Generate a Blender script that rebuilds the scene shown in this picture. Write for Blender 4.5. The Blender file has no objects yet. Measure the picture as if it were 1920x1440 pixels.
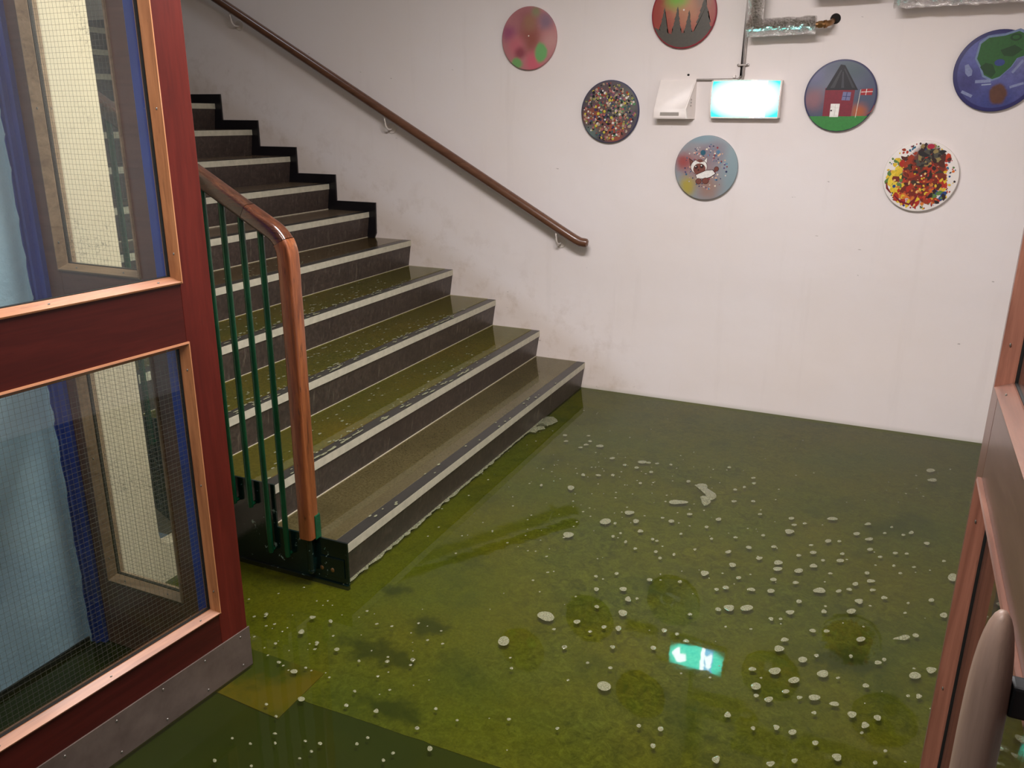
import bpy, bmesh, math, random
from mathutils import Vector, Matrix

scn = bpy.context.scene
COL = scn.collection
rnd = random.Random(7)
pi = math.pi

# ------------------------------------------------------------------ camera
cam_data = bpy.data.cameras.new('camera')
cam = bpy.data.objects.new('camera', cam_data)
COL.objects.link(cam)
F_PX, CX, CY, CZ, YAW, PITCH, ROLL = 1556.923, 1.56323, -4.59130, 1.58007, -0.419156, 0.311612, 0.0070673
fw = Vector((math.sin(YAW)*math.cos(PITCH), math.cos(YAW)*math.cos(PITCH), -math.sin(PITCH)))
rt = Vector((math.cos(YAW), -math.sin(YAW), 0))
up = rt.cross(fw)
c_, s_ = math.cos(ROLL), math.sin(ROLL)
r2 = c_*rt + s_*up
u2 = -s_*rt + c_*up
cam.matrix_world = Matrix(((r2.x, u2.x, -fw.x, CX), (r2.y, u2.y, -fw.y, CY), (r2.z, u2.z, -fw.z, CZ), (0, 0, 0, 1)))
cam_data.sensor_width = 36.0
cam_data.lens = 36.0*F_PX/1920.0
cam_data.clip_start = 0.02
scn.camera = cam

# ------------------------------------------------------------------ world, lights, exposure
world = bpy.data.worlds.new('world')
scn.world = world
world.use_nodes = True
world.node_tree.nodes['Background'].inputs[0].default_value = (0.55, 0.62, 0.75, 1)
world.node_tree.nodes['Background'].inputs[1].default_value = 0.16

def area(name, loc, size, power, col, rot=(0, 0, 0)):
    l = bpy.data.lights.new(name, 'AREA')
    l.shape = 'RECTANGLE'; l.size, l.size_y = size; l.energy = power; l.color = col
    o = bpy.data.objects.new(name, l); COL.objects.link(o)
    o.location = loc; o.rotation_euler = rot
    return o
area('lobby_lamp_light', (0.75, -2.35, 2.71), (1.3, 0.45), 108, (1.0, 0.965, 0.985))
area('vestibule_lamp_light', (0.75, -4.3, 2.71), (1.1, 0.30), 42, (1.0, 0.90, 0.84))
area('stairwell_fill_light', (-2.6, -1.5, 5.2), (1.0, 0.6), 15, (0.80, 0.88, 1.0))  # unseen bluish fill added high over the stairs, no fixture modelled

scn.view_settings.view_transform = 'Standard'
scn.view_settings.look = 'None'
scn.view_settings.gamma = 1.0
scn.view_settings.use_curve_mapping = False
scn.view_settings.exposure = 0.0

# ------------------------------------------------------------------ material helpers
def srgb(r, g, b):
    f = lambda v: (v/255/12.92) if v/255 <= 0.04045 else ((v/255+0.055)/1.055)**2.4
    return (f(r), f(g), f(b), 1)

class NT:
    def __init__(s, name):
        s.m = bpy.data.materials.new(name); s.m.use_nodes = True
        s.t = s.m.node_tree; s.t.nodes.clear()
        s.out = s.n('ShaderNodeOutputMaterial')
        s.co = s.n('ShaderNodeTexCoord')
    def n(s, typ, **kw):
        nd = s.t.nodes.new(typ)
        for k, v in kw.items(): setattr(nd, k, v)
        return nd
    def l(s, a, b): s.t.links.new(a, b)
    def mapping(s, scale=(1, 1, 1), loc=(0, 0, 0), rot=(0, 0, 0), src='Object'):
        m = s.n('ShaderNodeMapping'); s.l(s.co.outputs[src], m.inputs[0])
        m.inputs['Scale'].default_value = scale; m.inputs['Location'].default_value = loc
        m.inputs['Rotation'].default_value = rot
        return m.outputs[0]
    def noise(s, vec, scale, detail=4, rough=0.55, dist=0.0):
        nd = s.n('ShaderNodeTexNoise'); s.l(vec, nd.inputs['Vector'])
        nd.inputs['Scale'].default_value = scale; nd.inputs['Detail'].default_value = detail
        nd.inputs['Roughness'].default_value = rough; nd.inputs['Distortion'].default_value = dist
        return nd.outputs['Fac']
    def ramp(s, fac, stops, interp='LINEAR'):
        nd = s.n('ShaderNodeValToRGB'); s.l(fac, nd.inputs[0]); cr = nd.color_ramp; cr.interpolation = interp
        while len(cr.elements) < len(stops): cr.elements.new(0.5)
        for e, (p, c) in zip(cr.elements, stops):
            e.position = p; e.color = c if len(c) == 4 else (*c, 1)
        return nd.outputs[0]
    def mix(s, fac, a, b, mode='MIX'):
        nd = s.n('ShaderNodeMix', data_type='RGBA', blend_type=mode)
        for i, v in ((0, fac), (6, a), (7, b)):
            if isinstance(v, (int, float)): nd.inputs[i].default_value = v
            elif isinstance(v, tuple): nd.inputs[i].default_value = v
            else: s.l(v, nd.inputs[i])
        return nd.outputs[2]
    def math(s, op, a, b=0.0, clamp=False):
        nd = s.n('ShaderNodeMath', operation=op, use_clamp=clamp)
        for i, v in ((0, a), (1, b)):
            if isinstance(v, (int, float)): nd.inputs[i].default_value = v
            else: s.l(v, nd.inputs[i])
        return nd.outputs[0]
    def mr(s, v, a, b, c=0.0, d=1.0, smooth=False):
        nd = s.n('ShaderNodeMapRange'); nd.interpolation_type = 'SMOOTHSTEP' if smooth else 'LINEAR'
        s.l(v, nd.inputs[0])
        for i, q in zip((1, 2, 3, 4), (a, b, c, d)): nd.inputs[i].default_value = q
        return nd.outputs[0]
    def dist(s, vec, p, sc=(1, 1, 1)):
        a = s.n('ShaderNodeVectorMath', operation='SUBTRACT'); s.l(vec, a.inputs[0]); a.inputs[1].default_value = p
        b = s.n('ShaderNodeVectorMath', operation='MULTIPLY'); s.l(a.outputs[0], b.inputs[0]); b.inputs[1].default_value = sc
        c = s.n('ShaderNodeVectorMath', operation='LENGTH'); s.l(b.outputs[0], c.inputs[0])
        return c.outputs['Value']
    def fresnel(s, ior, nrm=None):
        # same mirror strength from either side of a thin sheet
        g = s.n('ShaderNodeNewGeometry'); fr = s.n('ShaderNodeFresnel')
        s.l(s.mr(g.outputs['Backfacing'], 0, 1, ior, 1.0/ior), fr.inputs[0])
        if nrm is not None: s.l(nrm, fr.inputs['Normal'])
        return fr.outputs[0]
    def bump(s, h, strength=0.3, distance=0.002):
        nd = s.n('ShaderNodeBump'); s.l(h, nd.inputs['Height'])
        nd.inputs['Strength'].default_value = strength; nd.inputs['Distance'].default_value = distance
        return nd.outputs[0]
    def bsdf(s, color, rough=0.5, metal=0.0, normal=None, spec=0.5, coat=0.0, emit=None, emit_s=0.0, alpha=None):
        b = s.n('ShaderNodeBsdfPrincipled')
        def put(k, v):
            if isinstance(v, (int, float, tuple)): b.inputs[k].default_value = v
            else: s.l(v, b.inputs[k])
        put('Base Color', color); put('Roughness', rough); put('Metallic', metal)
        put('Specular IOR Level', spec); put('Coat Weight', coat)
        if coat: b.inputs['Coat Roughness'].default_value = 0.12
        if normal is not None: s.l(normal, b.inputs['Normal'])
        if emit is not None: put('Emission Color', emit); put('Emission Strength', emit_s)
        if alpha is not None: put('Alpha', alpha)
        s.l(b.outputs[0], s.out.inputs[0])
        return s.m

def plain(name, col, rough=0.5, metal=0.0, var=0.12, sc=20, spec=0.5, bump=0.0, coat=0.0):
    t = NT(name); v = t.mapping()
    f = t.noise(v, sc, 4)
    c1 = tuple(min(1, x*(1+var)) for x in col[:3])+(1,); c0 = tuple(x*(1-var) for x in col[:3])+(1,)
    c = t.ramp(f, [(0.3, c0), (0.7, c1)])
    nrm = t.bump(t.noise(v, sc*4, 5), bump, 0.002) if bump else None
    return t.bsdf(c, rough, metal, nrm, spec, coat)

def wood(name, c_dark, c_mid, c_light, axis='z', rough=0.35, scale=1.0, coat=0.3, pits=0.0, contrast=1.0, spec=0.5):
    t = NT(name)
    st = {'x': (1.6, 22, 22), 'y': (22, 1.6, 22), 'z': (22, 22, 1.6)}[axis]
    st = tuple(x*scale for x in st)
    v = t.mapping(st)
    f = t.noise(v, 1.6, 8, 0.62, 0.9)
    f2 = t.noise(t.mapping(tuple(x*5 for x in st)), 1.5, 4, 0.6, 0.2)
    c = t.ramp(f, [(0.5-0.22/contrast, c_dark), (0.5, c_mid), (0.5+0.24/contrast, c_light)])
    c = t.mix(t.mr(f2, 0.35, 0.75, 0.0, 0.45), c, c_dark)
    if pits:
        p = t.noise(t.mapping(tuple(x*2.2 for x in st)), 2.2, 5, 0.7, 0.6)
        c = t.mix(t.mr(p, 0.60, 0.66, 0, pits), c, srgb(30, 16, 8))
    nrm = t.bump(f2, 0.12, 0.001)
    return t.bsdf(c, rough, 0, nrm, spec, coat)

# ------------------------------------------------------------------ mesh helpers (all return a bmesh in the coordinates they are given)
def bx(bm, lo, hi, bevel=0.0, seg=2):
    vs = [bm.verts.new((x, y, z)) for x in (lo[0], hi[0]) for y in (lo[1], hi[1]) for z in (lo[2], hi[2])]
    fs = [(0, 1, 3, 2), (4, 6, 7, 5), (0, 4, 5, 1), (2, 3, 7, 6), (0, 2, 6, 4), (1, 5, 7, 3)]
    ff = [bm.faces.new([vs[i] for i in f]) for f in fs]
    if bevel > 0:
        es = list({e for f in ff for e in f.edges})
        bmesh.ops.bevel(bm, geom=es, offset=bevel, segments=seg, affect='EDGES', profile=0.6)
    return bm
def box(lo, hi, bevel=0.0, seg=2): return bx(bmesh.new(), lo, hi, bevel, seg)

def frame_at(d, hint=Vector((0, 0, 1))):
    d = d.normalized()
    if abs(d.dot(hint)) > 0.98: hint = Vector((1, 0, 0))
    a = d.cross(hint).normalized(); b = a.cross(d).normalized()
    return a, b
def tube(bm, pts, r, seg=16, caps=True, prof=None, hint=Vector((0, 0, 1))):
    pts = [Vector(p) for p in pts]; n = len(pts); rings = []
    rr = r if isinstance(r, (list, tuple)) else [r]*n
    for i, p in enumerate(pts):
        if i == 0: d = pts[1]-p
        elif i == n-1: d = p-pts[i-1]
        else: d = (pts[i+1]-p).normalized()+(p-pts[i-1]).normalized()
        a, b = frame_at(d, hint)
        k = 1.0
        if 0 < i < n-1:
            c = max(0.5, (pts[i+1]-p).normalized().dot(d.normalized())); k = 1/c
            k = min(k, 1.35)
        ring = []
        P = prof if prof else [(math.cos(2*pi*j/seg), math.sin(2*pi*j/seg)) for j in range(seg)]
        for (u, w) in P:
            ring.append(bm.verts.new(p + a*u*rr[i] + b*w*rr[i]))
        rings.append(ring)
    m = len(rings[0])
    for i in range(n-1):
        for j in range(m):
            bm.faces.new((rings[i][j], rings[i][(j+1) % m], rings[i+1][(j+1) % m], rings[i+1][j]))
    if caps:
        bm.faces.new(rings[0][::-1]); bm.faces.new(rings[-1])
    return bm
def prism(bm, poly, axis, a, b, bevel=0.0):
    """extrude a 2-D outline along an axis: 'y' -> outline in (x, z); 'x' -> (y, z); 'z' -> (x, y)"""
    def P(u, v, w):
        return {'y': (u, w, v), 'x': (w, u, v), 'z': (u, v, w)}[axis]
    A = [bm.verts.new(P(u, v, a)) for u, v in poly]; B = [bm.verts.new(P(u, v, b)) for u, v in poly]
    n = len(poly); fs = [bm.faces.new(A), bm.faces.new(B[::-1])]
    for i in range(n): fs.append(bm.faces.new((A[i], B[i], B[(i+1) % n], A[(i+1) % n])))
    bmesh.ops.recalc_face_normals(bm, faces=fs)
    if bevel > 0:
        es = list({e for f in fs[:2] for e in f.edges})
        bmesh.ops.bevel(bm, geom=es, offset=bevel, segments=2, affect='EDGES', profile=0.6)
    return bm

def obj(name, bm, mat, parent=None, smooth=False, world=True):
    """link bm as ONE object; world=True means the coordinates given are world ones"""
    if parent is not None and world:
        mw = parent.matrix_world if parent.parent is None else parent.parent.matrix_world @ parent.matrix_basis
        bmesh.ops.transform(bm, matrix=mw.inverted(), verts=bm.verts)
    bmesh.ops.recalc_face_normals(bm, faces=bm.faces)
    me = bpy.data.meshes.new(name); bm.to_mesh(me); bm.free()
    for m in (mat if isinstance(mat, (list, tuple)) else [mat]): me.materials.append(m)
    if smooth:
        for p in me.polygons: p.use_smooth = True
        try: me.set_sharp_from_angle(angle=math.radians(40))
        except Exception: pass
    o = bpy.data.objects.new(name, me); COL.objects.link(o)
    if parent is not None: o.parent = parent
    return o
def tag(o, label=None, cat=None, group=None, kind=None):
    if label: o['label'] = label
    if cat: o['category'] = cat
    if group: o['group'] = group
    if kind: o['kind'] = kind
    return o
def thing(name, label, cat, loc=(0, 0, 0), rz=0.0, group=None):
    o = bpy.data.objects.new(name, None); COL.objects.link(o)
    o.empty_display_size = 0.1
    o.matrix_world = Matrix.Translation(loc) @ Matrix.Rotation(rz, 4, 'Z')
    return tag(o, label, cat, group)
def copy_part(src, parent, loc, rot=None, scale=None):
    c = src.copy(); COL.objects.link(c); c.parent = parent; c.location = loc
    if rot is not None: c.rotation_euler = rot
    if scale is not None: c.scale = scale
    return c
def sphere(bm, c, r, seg=12, rings=8, sc=(1, 1, 1)):
    g = bmesh.ops.create_uvsphere(bm, u_segments=seg, v_segments=rings, radius=r)
    bmesh.ops.scale(bm, vec=sc, verts=g['verts']); bmesh.ops.translate(bm, vec=c, verts=g['verts'])
    return bm

# ------------------------------------------------------------------ measures
G, R_, W = 0.29866, 0.165, 2.4782       # tread, riser, stair width
ZW, ZF = 0.005, -0.010                  # water level, floor level
NST = 14
DY = -3.04                              # plane of the door screen

# ------------------------------------------------------------------ materials
def wall_paint(name, base, warm, dirt_steps=False):
    t = NT(name); v = t.mapping()
    f = t.noise(v, 1.3, 5, 0.6); c = t.mix(t.mr(f, 0.35, 0.68, 0, 0.55), base, warm)
    # vertical faint streaks and blotches of grime
    s = t.noise(t.mapping((9, 9, 0.8)), 1.2, 5, 0.6); c = t.mix(t.mr(s, 0.58, 0.80, 0, 0.10), c, srgb(160, 142, 130))
    if dirt_steps:
        sep = t.n('ShaderNodeSeparateXYZ'); t.l(v, sep.inputs[0])
        # height above the slope of the steps
        h = t.math('ADD', sep.outputs[2], t.math('MULTIPLY', sep.outputs[0], R_/G))
        near = t.mr(h, 0.16, 0.75, 1.0, 0.0, True)
        low = t.mr(sep.outputs[0], 0.1, 0.5, 1.0, 0.0, True)
        g = t.mr(t.noise(v, 9, 8, 0.68), 0.50, 0.74, 0.0, 1.0)
        c = t.mix(t.math('MULTIPLY', t.math('MULTIPLY', g, near), t.math('MULTIPLY', low, 0.34)), c, srgb(150, 122, 92))
        c = t.mix(t.math('MULTIPLY', t.mr(h, 0.16, 0.36, 0.30, 0.0, True), low), c, srgb(176, 150, 116))
        # short scuffs
        k = t.noise(t.mapping((16, 16, 44), rot=(0, 0.5, 0)), 1.0, 3, 0.5)
        c = t.mix(t.mr(k, 0.735, 0.76, 0.0, 0.5), c, srgb(120, 108, 100))
        b = t.mr(sep.outputs[2], 0.0, 0.035, 0.35, 0.0, True); c = t.mix(b, c, srgb(130, 135, 105))
    nrm = t.bump(t.noise(v, 160, 4, 0.6), 0.25, 0.001)
    nrm2 = t.n('ShaderNodeBump'); t.l(t.noise(v, 5, 3), nrm2.inputs['Height']); t.l(nrm, nrm2.inputs['Normal'])
    nrm2.inputs['Strength'].default_value = 0.25; nrm2.inputs['Distance'].default_value = 0.012
    return t.bsdf(c, 0.6, 0, nrm2.outputs[0], 0.3)
M = {}
M['wall'] = wall_paint('white_wall_paint', srgb(226, 218, 216), srgb(222, 210, 202), True)
M['cream'] = wall_paint('cream_wall_paint', srgb(206, 190, 164), srgb(196, 178, 150))
M['ceil'] = plain('ceiling_paint', srgb(225, 220, 212), 0.8, var=0.03, sc=3)
def blue_plaster():
    t = NT('light_blue_plaster'); v = t.mapping()
    c = t.ramp(t.noise(v, 6, 5), [(0.3, srgb(160, 192, 216)), (0.7, srgb(180, 210, 230))])
    h = t.noise(v, 55, 6, 0.65)
    return t.bsdf(c, 0.45, 0, t.bump(h, 0.6, 0.006), 0.4)
M['bluewall'] = blue_plaster()
def gloss_paint(name, a, b, rough=0.3, chip=None):
    t = NT(name); v = t.mapping(); c = t.ramp(t.noise(v, 7, 4), [(0.3, a), (0.7, b)])
    if chip: c = t.mix(t.mr(t.noise(v, 22, 6, 0.7), 0.625, 0.64), c, chip)
    return t.bsdf(c, rough, 0, t.bump(t.noise(v, 60, 3), 0.2, 0.002), 0.5)
M['bluepaint'] = gloss_paint('blue_gloss_paint', srgb(22, 48, 132), srgb(30, 62, 160), 0.35)
M['mahogany'] = wood('mahogany_veneer', srgb(62, 15, 10), srgb(86, 25, 17), srgb(102, 34, 24), 'z', 0.42, 0.8, 0.0, 0, 0.7, 0.22)
M['mahogany_h'] = wood('mahogany_veneer_across', srgb(66, 20, 14), srgb(94, 32, 22), srgb(116, 44, 30), 'y', 0.30, 0.8, 0.25, 0, 0.7)
M['mahogany_x'] = wood('mahogany_brown_across', srgb(72, 40, 32), srgb(98, 58, 46), srgb(112, 70, 56), 'x', 0.35, 0.8, 0.2, 0, 0.7)
M['bead_z'] = wood('oak_bead_upright', srgb(136, 84, 50), srgb(180, 120, 76), srgb(198, 140, 96), 'z', 0.48, 0.8, 0.05, 0.25)
M['bead_y'] = wood('oak_bead_along', srgb(150, 92, 50), srgb(196, 132, 78), srgb(214, 154, 100), 'y', 0.35, 0.8, 0.3, 0.25)
M['bead_x'] = wood('oak_bead_across', srgb(110, 86, 66), srgb(140, 114, 90), srgb(156, 130, 106), 'x', 0.5, 0.8, 0.3, 0.25)
M['rbead_z'] = wood('redwood_bead_upright', srgb(130, 80, 62), srgb(172, 112, 90), srgb(190, 130, 106), 'z', 0.42, 0.8, 0.1, 0.3)
M['rbead_y'] = wood('redwood_bead_along', srgb(120, 70, 50), srgb(164, 100, 74), srgb(184, 118, 88), 'y', 0.35, 0.8, 0.3, 0.3)
M['newel'] = wood('varnished_teak_post', srgb(70, 32, 14), srgb(128, 70, 36), srgb(150, 88, 48), 'z', 0.32, 1.3, 0.3, 0.9)
M['railwood'] = wood('dark_varnished_rail', srgb(34, 17, 10), srgb(62, 35, 22), srgb(84, 50, 32), 'x', 0.25, 1.3, 0.4, 0.85)
M['wallrail'] = wood('brown_wall_rail', srgb(74, 46, 32), srgb(98, 64, 46), srgb(112, 76, 56), 'x', 0.28, 1.0, 0.4, 0.1, 0.8)
M['handle'] = wood('worn_pull_wood', srgb(104, 84, 72), srgb(140, 116, 102), srgb(158, 134, 118), 'z', 0.5, 0.5, 0.05, 0.15, 0.8)
M['green'] = gloss_paint('green_gloss_paint', srgb(8, 58, 34), srgb(16, 82, 50), 0.25, None)
M['stringer'] = gloss_paint('dark_green_gloss_paint', srgb(4, 14, 13), srgb(10, 30, 26), 0.18, srgb(120, 140, 130))
M['black'] = gloss_paint('black_gloss_paint', srgb(12, 11, 14), srgb(20, 18, 22), 0.3)
M['rubber'] = plain('black_rubber', srgb(22, 20, 18), 0.6)
M['ironblack'] = plain('black_iron', srgb(14, 14, 15), 0.5)
M['white_strip'] = plain('worn_white_nosing', srgb(176, 170, 150), 0.4, var=0.12, sc=30, bump=0.05)
M['edge_rubber'] = plain('dark_nosing_rubber', srgb(38, 36, 32), 0.3, var=0.2, sc=40)
def lino(name, a, b, c_, rough=0.28, sc=60, drip=False):
    t = NT(name); v = t.mapping()
    f = t.noise(v, sc, 6, 0.75, 0.4); c = t.ramp(f, [(0.35, a), (0.5, b), (0.68, c_)])
    c = t.mix(t.mr(t.noise(v, 4, 4), 0.4, 0.7, 0, 0.45), c, a)
    if drip:
        d = t.noise(t.mapping((60, 60, 2.5)), 1.0, 3, 0.6); c = t.mix(t.mr(d, 0.60, 0.75, 0, 0.35), c, srgb(140, 130, 112))
    return t.bsdf(c, rough, 0, t.bump(f, 0.15, 0.001), 0.5)
M['riser'] = lino('brown_riser_lino', srgb(46, 37, 34), srgb(62, 51, 45), srgb(82, 69, 61), 0.4, 45, True)
M['tread'] = lino('brown_tread_lino', srgb(76, 62, 50), srgb(100, 84, 66), srgb(124, 106, 84), 0.22, 70)
M['tread1'] = lino('wet_gritty_tread_lino', srgb(68, 63, 46), srgb(92, 85, 66), srgb(110, 102, 84), 0.2, 120)
M['caulk'] = plain('grey_joint_line', srgb(176, 166, 144), 0.5, var=0.2, sc=60)
def floor_mat():
    t = NT('marbled_green_lino'); v = t.mapping()
    f = t.noise(v, 26, 9, 0.72, 1.2)
    c = t.ramp(f, [(0.34, srgb(112, 110, 70)), (0.5, srgb(168, 160, 112)), (0.66, srgb(206, 196, 144))])
    # yellow dye pooled in cloudy patches
    g = t.noise(v, 1.7, 5, 0.6, 0.4); c = t.mix(t.mr(g, 0.40, 0.66, 0, 0.6), c, srgb(196, 178, 60))
    sp = t.n('ShaderNodeSeparateXYZ'); t.l(v, sp.inputs[0])
    xx = t.math('ADD', sp.outputs[0], t.mr(t.noise(v, 1.4, 4), 0.3, 0.7, -0.35, 0.35))
    c = t.mix(t.mr(xx, 0.15, 0.9, 0.55, 0.0, True), c, srgb(176, 168, 56)); c = t.mix(t.mr(xx, 0.9, 2.0, 0.0, 0.4, True), c, srgb(150, 136, 112))
    d = t.noise(t.mapping((1, 1, 1), (3.1, 1.7, 0)), 2.6, 6, 0.7, 0.3); c = t.mix(t.mr(d, 0.54, 0.70, 0, 0.7), c, srgb(104, 112, 76))
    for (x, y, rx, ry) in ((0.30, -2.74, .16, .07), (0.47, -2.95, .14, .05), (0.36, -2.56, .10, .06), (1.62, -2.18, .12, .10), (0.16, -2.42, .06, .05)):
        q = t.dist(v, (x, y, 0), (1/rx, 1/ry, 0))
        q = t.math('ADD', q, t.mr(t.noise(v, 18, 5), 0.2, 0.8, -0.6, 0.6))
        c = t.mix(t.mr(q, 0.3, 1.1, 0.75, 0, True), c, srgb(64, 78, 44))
    # wormy pale scratches
    s = t.noise(v, 34, 3, 0.6, 2.5); w = t.mr(t.math('ABSOLUTE', t.math('SUBTRACT', s, 0.5)), 0.0, 0.012, 1, 0)
    w = t.math('MULTIPLY', w, t.mr(t.noise(v, 5, 3), 0.55, 0.66)); c = t.mix(t.math('MULTIPLY', w, 0.6), c, srgb(232, 220, 150))
    k = t.noise(v, 50, 4, 0.7, 1.5); c = t.mix(t.mr(k, 0.60, 0.72, 0, 0.6), c, srgb(84, 88, 54))
    k2 = t.noise(v, 120, 3, 0.7, 0.5); c = t.mix(t.mr(k2, 0.40, 0.60, 0.30, 0.0), c, srgb(90, 92, 56))
    return t.bsdf(c, 0.6, 0, t.bump(f, 0.2, 0.002), 0.3)
M['floor'] = floor_mat()
M['mat'] = plain('dark_green_entrance_lino', srgb(78, 86, 60), 0.6, var=0.12, sc=5)
def patch_mat():
    t = NT('ochre_stained_patch'); v = t.mapping()
    f = t.noise(v, 7, 6, 0.6, 0.5); c = t.ramp(f, [(0.35, srgb(196, 150, 78)), (0.55, srgb(176, 146, 70)), (0.7, srgb(134, 120, 60))])
    q = t.dist(v, (-0.02, -2.93, 0), (7, 9, 0)); q = t.math('ADD', q, t.mr(t.noise(v, 14, 5), 0.2, 0.8, -0.4, 0.4))
    c = t.mix(t.mr(q, 0.6, 1.3, 0.8, 0, True), c, srgb(70, 106, 60))
    return t.bsdf(c, 0.6)
M['patch'] = patch_mat()

def water(name, tint, wave=18, strength=0.06, dist=0.004, clump=None, murk=None, mfac=0.15):
    """clear dyed water: a coloured transmission under a Fresnel mirror, one surface; murk = silt that scatters light"""
    t = NT(name); v = t.mapping()
    h = t.noise(v, wave, 2, 0.5, 0.3)
    nrm = t.bump(h, strength, dist)
    tr = t.n('ShaderNodeBsdfTransparent')
    g = t.noise(v, 2.2, 4, 0.55); col = t.mix(t.mr(g, 0.35, 0.65), tint, clump or tint); t.l(col, tr.inputs[0])
    body = tr.outputs[0]
    if murk:
        df = t.n('ShaderNodeBsdfDiffuse'); df.inputs[0].default_value = murk
        mm = t.n('ShaderNodeMixShader'); mm.inputs[0].default_value = mfac
        t.l(tr.outputs[0], mm.inputs[1]); t.l(df.outputs[0], mm.inputs[2]); body = mm.outputs[0]
    gl = t.n('ShaderNodeBsdfGlossy'); gl.inputs['Roughness'].default_value = 0.03; t.l(nrm, gl.inputs['Normal'])
    mx = t.n('ShaderNodeMixShader'); t.l(t.fresnel(1.33, nrm), mx.inputs[0]); t.l(body, mx.inputs[1]); t.l(gl.outputs[0], mx.inputs[2])
    t.l(mx.outputs[0], t.out.inputs[0])
    return t.m
M['water'] = water('green_flood_water', (0.30, 0.355, 0.12, 1), 9, 0.07, 0.004, (0.35, 0.37, 0.085, 1), srgb(96, 100, 56), 0.06)
M['film'] = water('green_water_film', (0.50, 0.54, 0.20, 1), 22, 0.08, 0.003, (0.64, 0.58, 0.18, 1), srgb(128, 128, 56), 0.14)
M['film_thin'] = water('thin_clear_film', (0.78, 0.75, 0.60, 1), 24, 0.05, 0.002)

def glass(name, tint=(0.93, 0.95, 0.93, 1), dirt=0.0, rough=0.0):
    t = NT(name); v = t.mapping()
    tr = t.n('ShaderNodeBsdfTransparent'); tr.inputs[0].default_value = tint
    gl = t.n('ShaderNodeBsdfGlossy'); gl.inputs['Roughness'].default_value = rough
    mx = t.n('ShaderNodeMixShader'); t.l(t.fresnel(1.45), mx.inputs[0]); t.l(tr.outputs[0], mx.inputs[1]); t.l(gl.outputs[0], mx.inputs[2])
    o = mx.outputs[0]
    if dirt:
        df = t.n('ShaderNodeBsdfDiffuse'); df.inputs[0].default_value = srgb(120, 125, 118)
        m2 = t.n('ShaderNodeMixShader')
        n = t.noise(v, 95, 5, 0.7, 0.6); big = t.noise(v, 4.5, 3)
        fac = t.math('MULTIPLY', t.mr(n, 0.56, 0.66, 0.03, 0.7), t.mr(big, 0.48, 0.64, 0, dirt))
        t.l(fac, m2.inputs[0]); t.l(o, m2.inputs[1]); t.l(df.outputs[0], m2.inputs[2]); o = m2.outputs[0]
    t.l(o, t.out.inputs[0])
    return t.m
M['glass'] = glass('clear_glass')
M['glass_dirty'] = glass('splashed_glass', (0.92, 0.94, 0.90, 1), 0.6)
M['wire'] = plain('glass_wire', srgb(92, 88, 78), 0.5, 0.3)
M['steel'] = plain('screw_steel', srgb(150, 146, 138), 0.35, 0.9)
def kick():
    t = NT('dull_kick_plate'); v = t.mapping()
    c = t.ramp(t.noise(v, 9, 6, 0.65), [(0.3, srgb(88, 74, 68)), (0.7, srgb(112, 98, 90))])
    c = t.mix(t.mr(t.noise(v, 45, 4, 0.7), 0.66, 0.72, 0, 0.6), c, srgb(60, 50, 46))
    return t.bsdf(c, 0.42, 0.35, t.bump(t.noise(v, 30, 4), 0.1, 0.002), 0.4)
M['kick'] = kick()
def foil():
    t = NT('crinkled_foil'); v = t.mapping()
    w = t.n('ShaderNodeTexVoronoi', feature='DISTANCE_TO_EDGE'); t.l(t.mapping((1, 1, 1)), w.inputs['Vector']); w.inputs['Scale'].default_value = 60
    h = t.math('ADD', t.noise(v, 55, 6, 0.7, 1.0), t.math('MULTIPLY', t.mr(w.outputs[0], 0, 0.25), 0.35))
    return t.bsdf(srgb(226, 222, 220), 0.09, 1.0, t.bump(h, 1.0, 0.03), 0.5)
M['foil'] = foil()
M['brass'] = plain('dull_brass', srgb(150, 112, 74), 0.35, 0.9, 0.10, 20)
M['conduit'] = plain('grey_metal_conduit', srgb(150, 142, 136), 0.35, 0.6)
M['plastic'] = plain('white_plastic', srgb(226, 216, 210), 0.4, var=0.02)
M['plastic_grey'] = plain('grey_plastic', srgb(150, 142, 134), 0.5, var=0.06)
M['bracket'] = plain('white_painted_bracket', srgb(214, 204, 196), 0.35, var=0.05)
M['hole'] = plain('dark_hole', srgb(20, 16, 12), 0.9)
def foam():
    t = NT('foam'); v = t.mapping()
    vo = t.n('ShaderNodeTexVoronoi'); t.l(v, vo.inputs['Vector']); vo.inputs['Scale'].default_value = 260
    c = t.ramp(vo.outputs['Distance'], [(0.1, srgb(156, 154, 128)), (0.6, srgb(124, 124, 96))])
    n = t.noise(v, 180, 3); b = t.n('ShaderNodeBsdfDiffuse'); t.l(c, b.inputs[0])
    tr = t.n('ShaderNodeBsdfTransparent'); mx = t.n('ShaderNodeMixShader'); t.l(t.mr(n, 0.35, 0.6, 0.40, 0.78), mx.inputs[0])
    t.l(tr.outputs[0], mx.inputs[1]); t.l(b.outputs[0], mx.inputs[2])
    gl = t.n('ShaderNodeBsdfGlossy'); gl.inputs['Roughness'].default_value = 0.08
    m2 = t.n('ShaderNodeMixShader'); t.l(t.fresnel(1.33), m2.inputs[0]); t.l(mx.outputs[0], m2.inputs[1]); t.l(gl.outputs[0], m2.inputs[2])
    t.l(m2.outputs[0], t.out.inputs[0]); return t.m
M['foam'] = foam()
M['mahogany_lx'] = wood('mahogany_rail_along', srgb(46, 11, 8), srgb(66, 19, 14), srgb(80, 26, 19), 'x', 0.42, 0.8, 0.0, 0, 0.7, 0.22)
M['bead_lx'] = wood('oak_bead_level', srgb(120, 74, 46), srgb(158, 104, 68), srgb(176, 122, 84), 'x', 0.48, 0.8, 0.05, 0.25)
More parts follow.
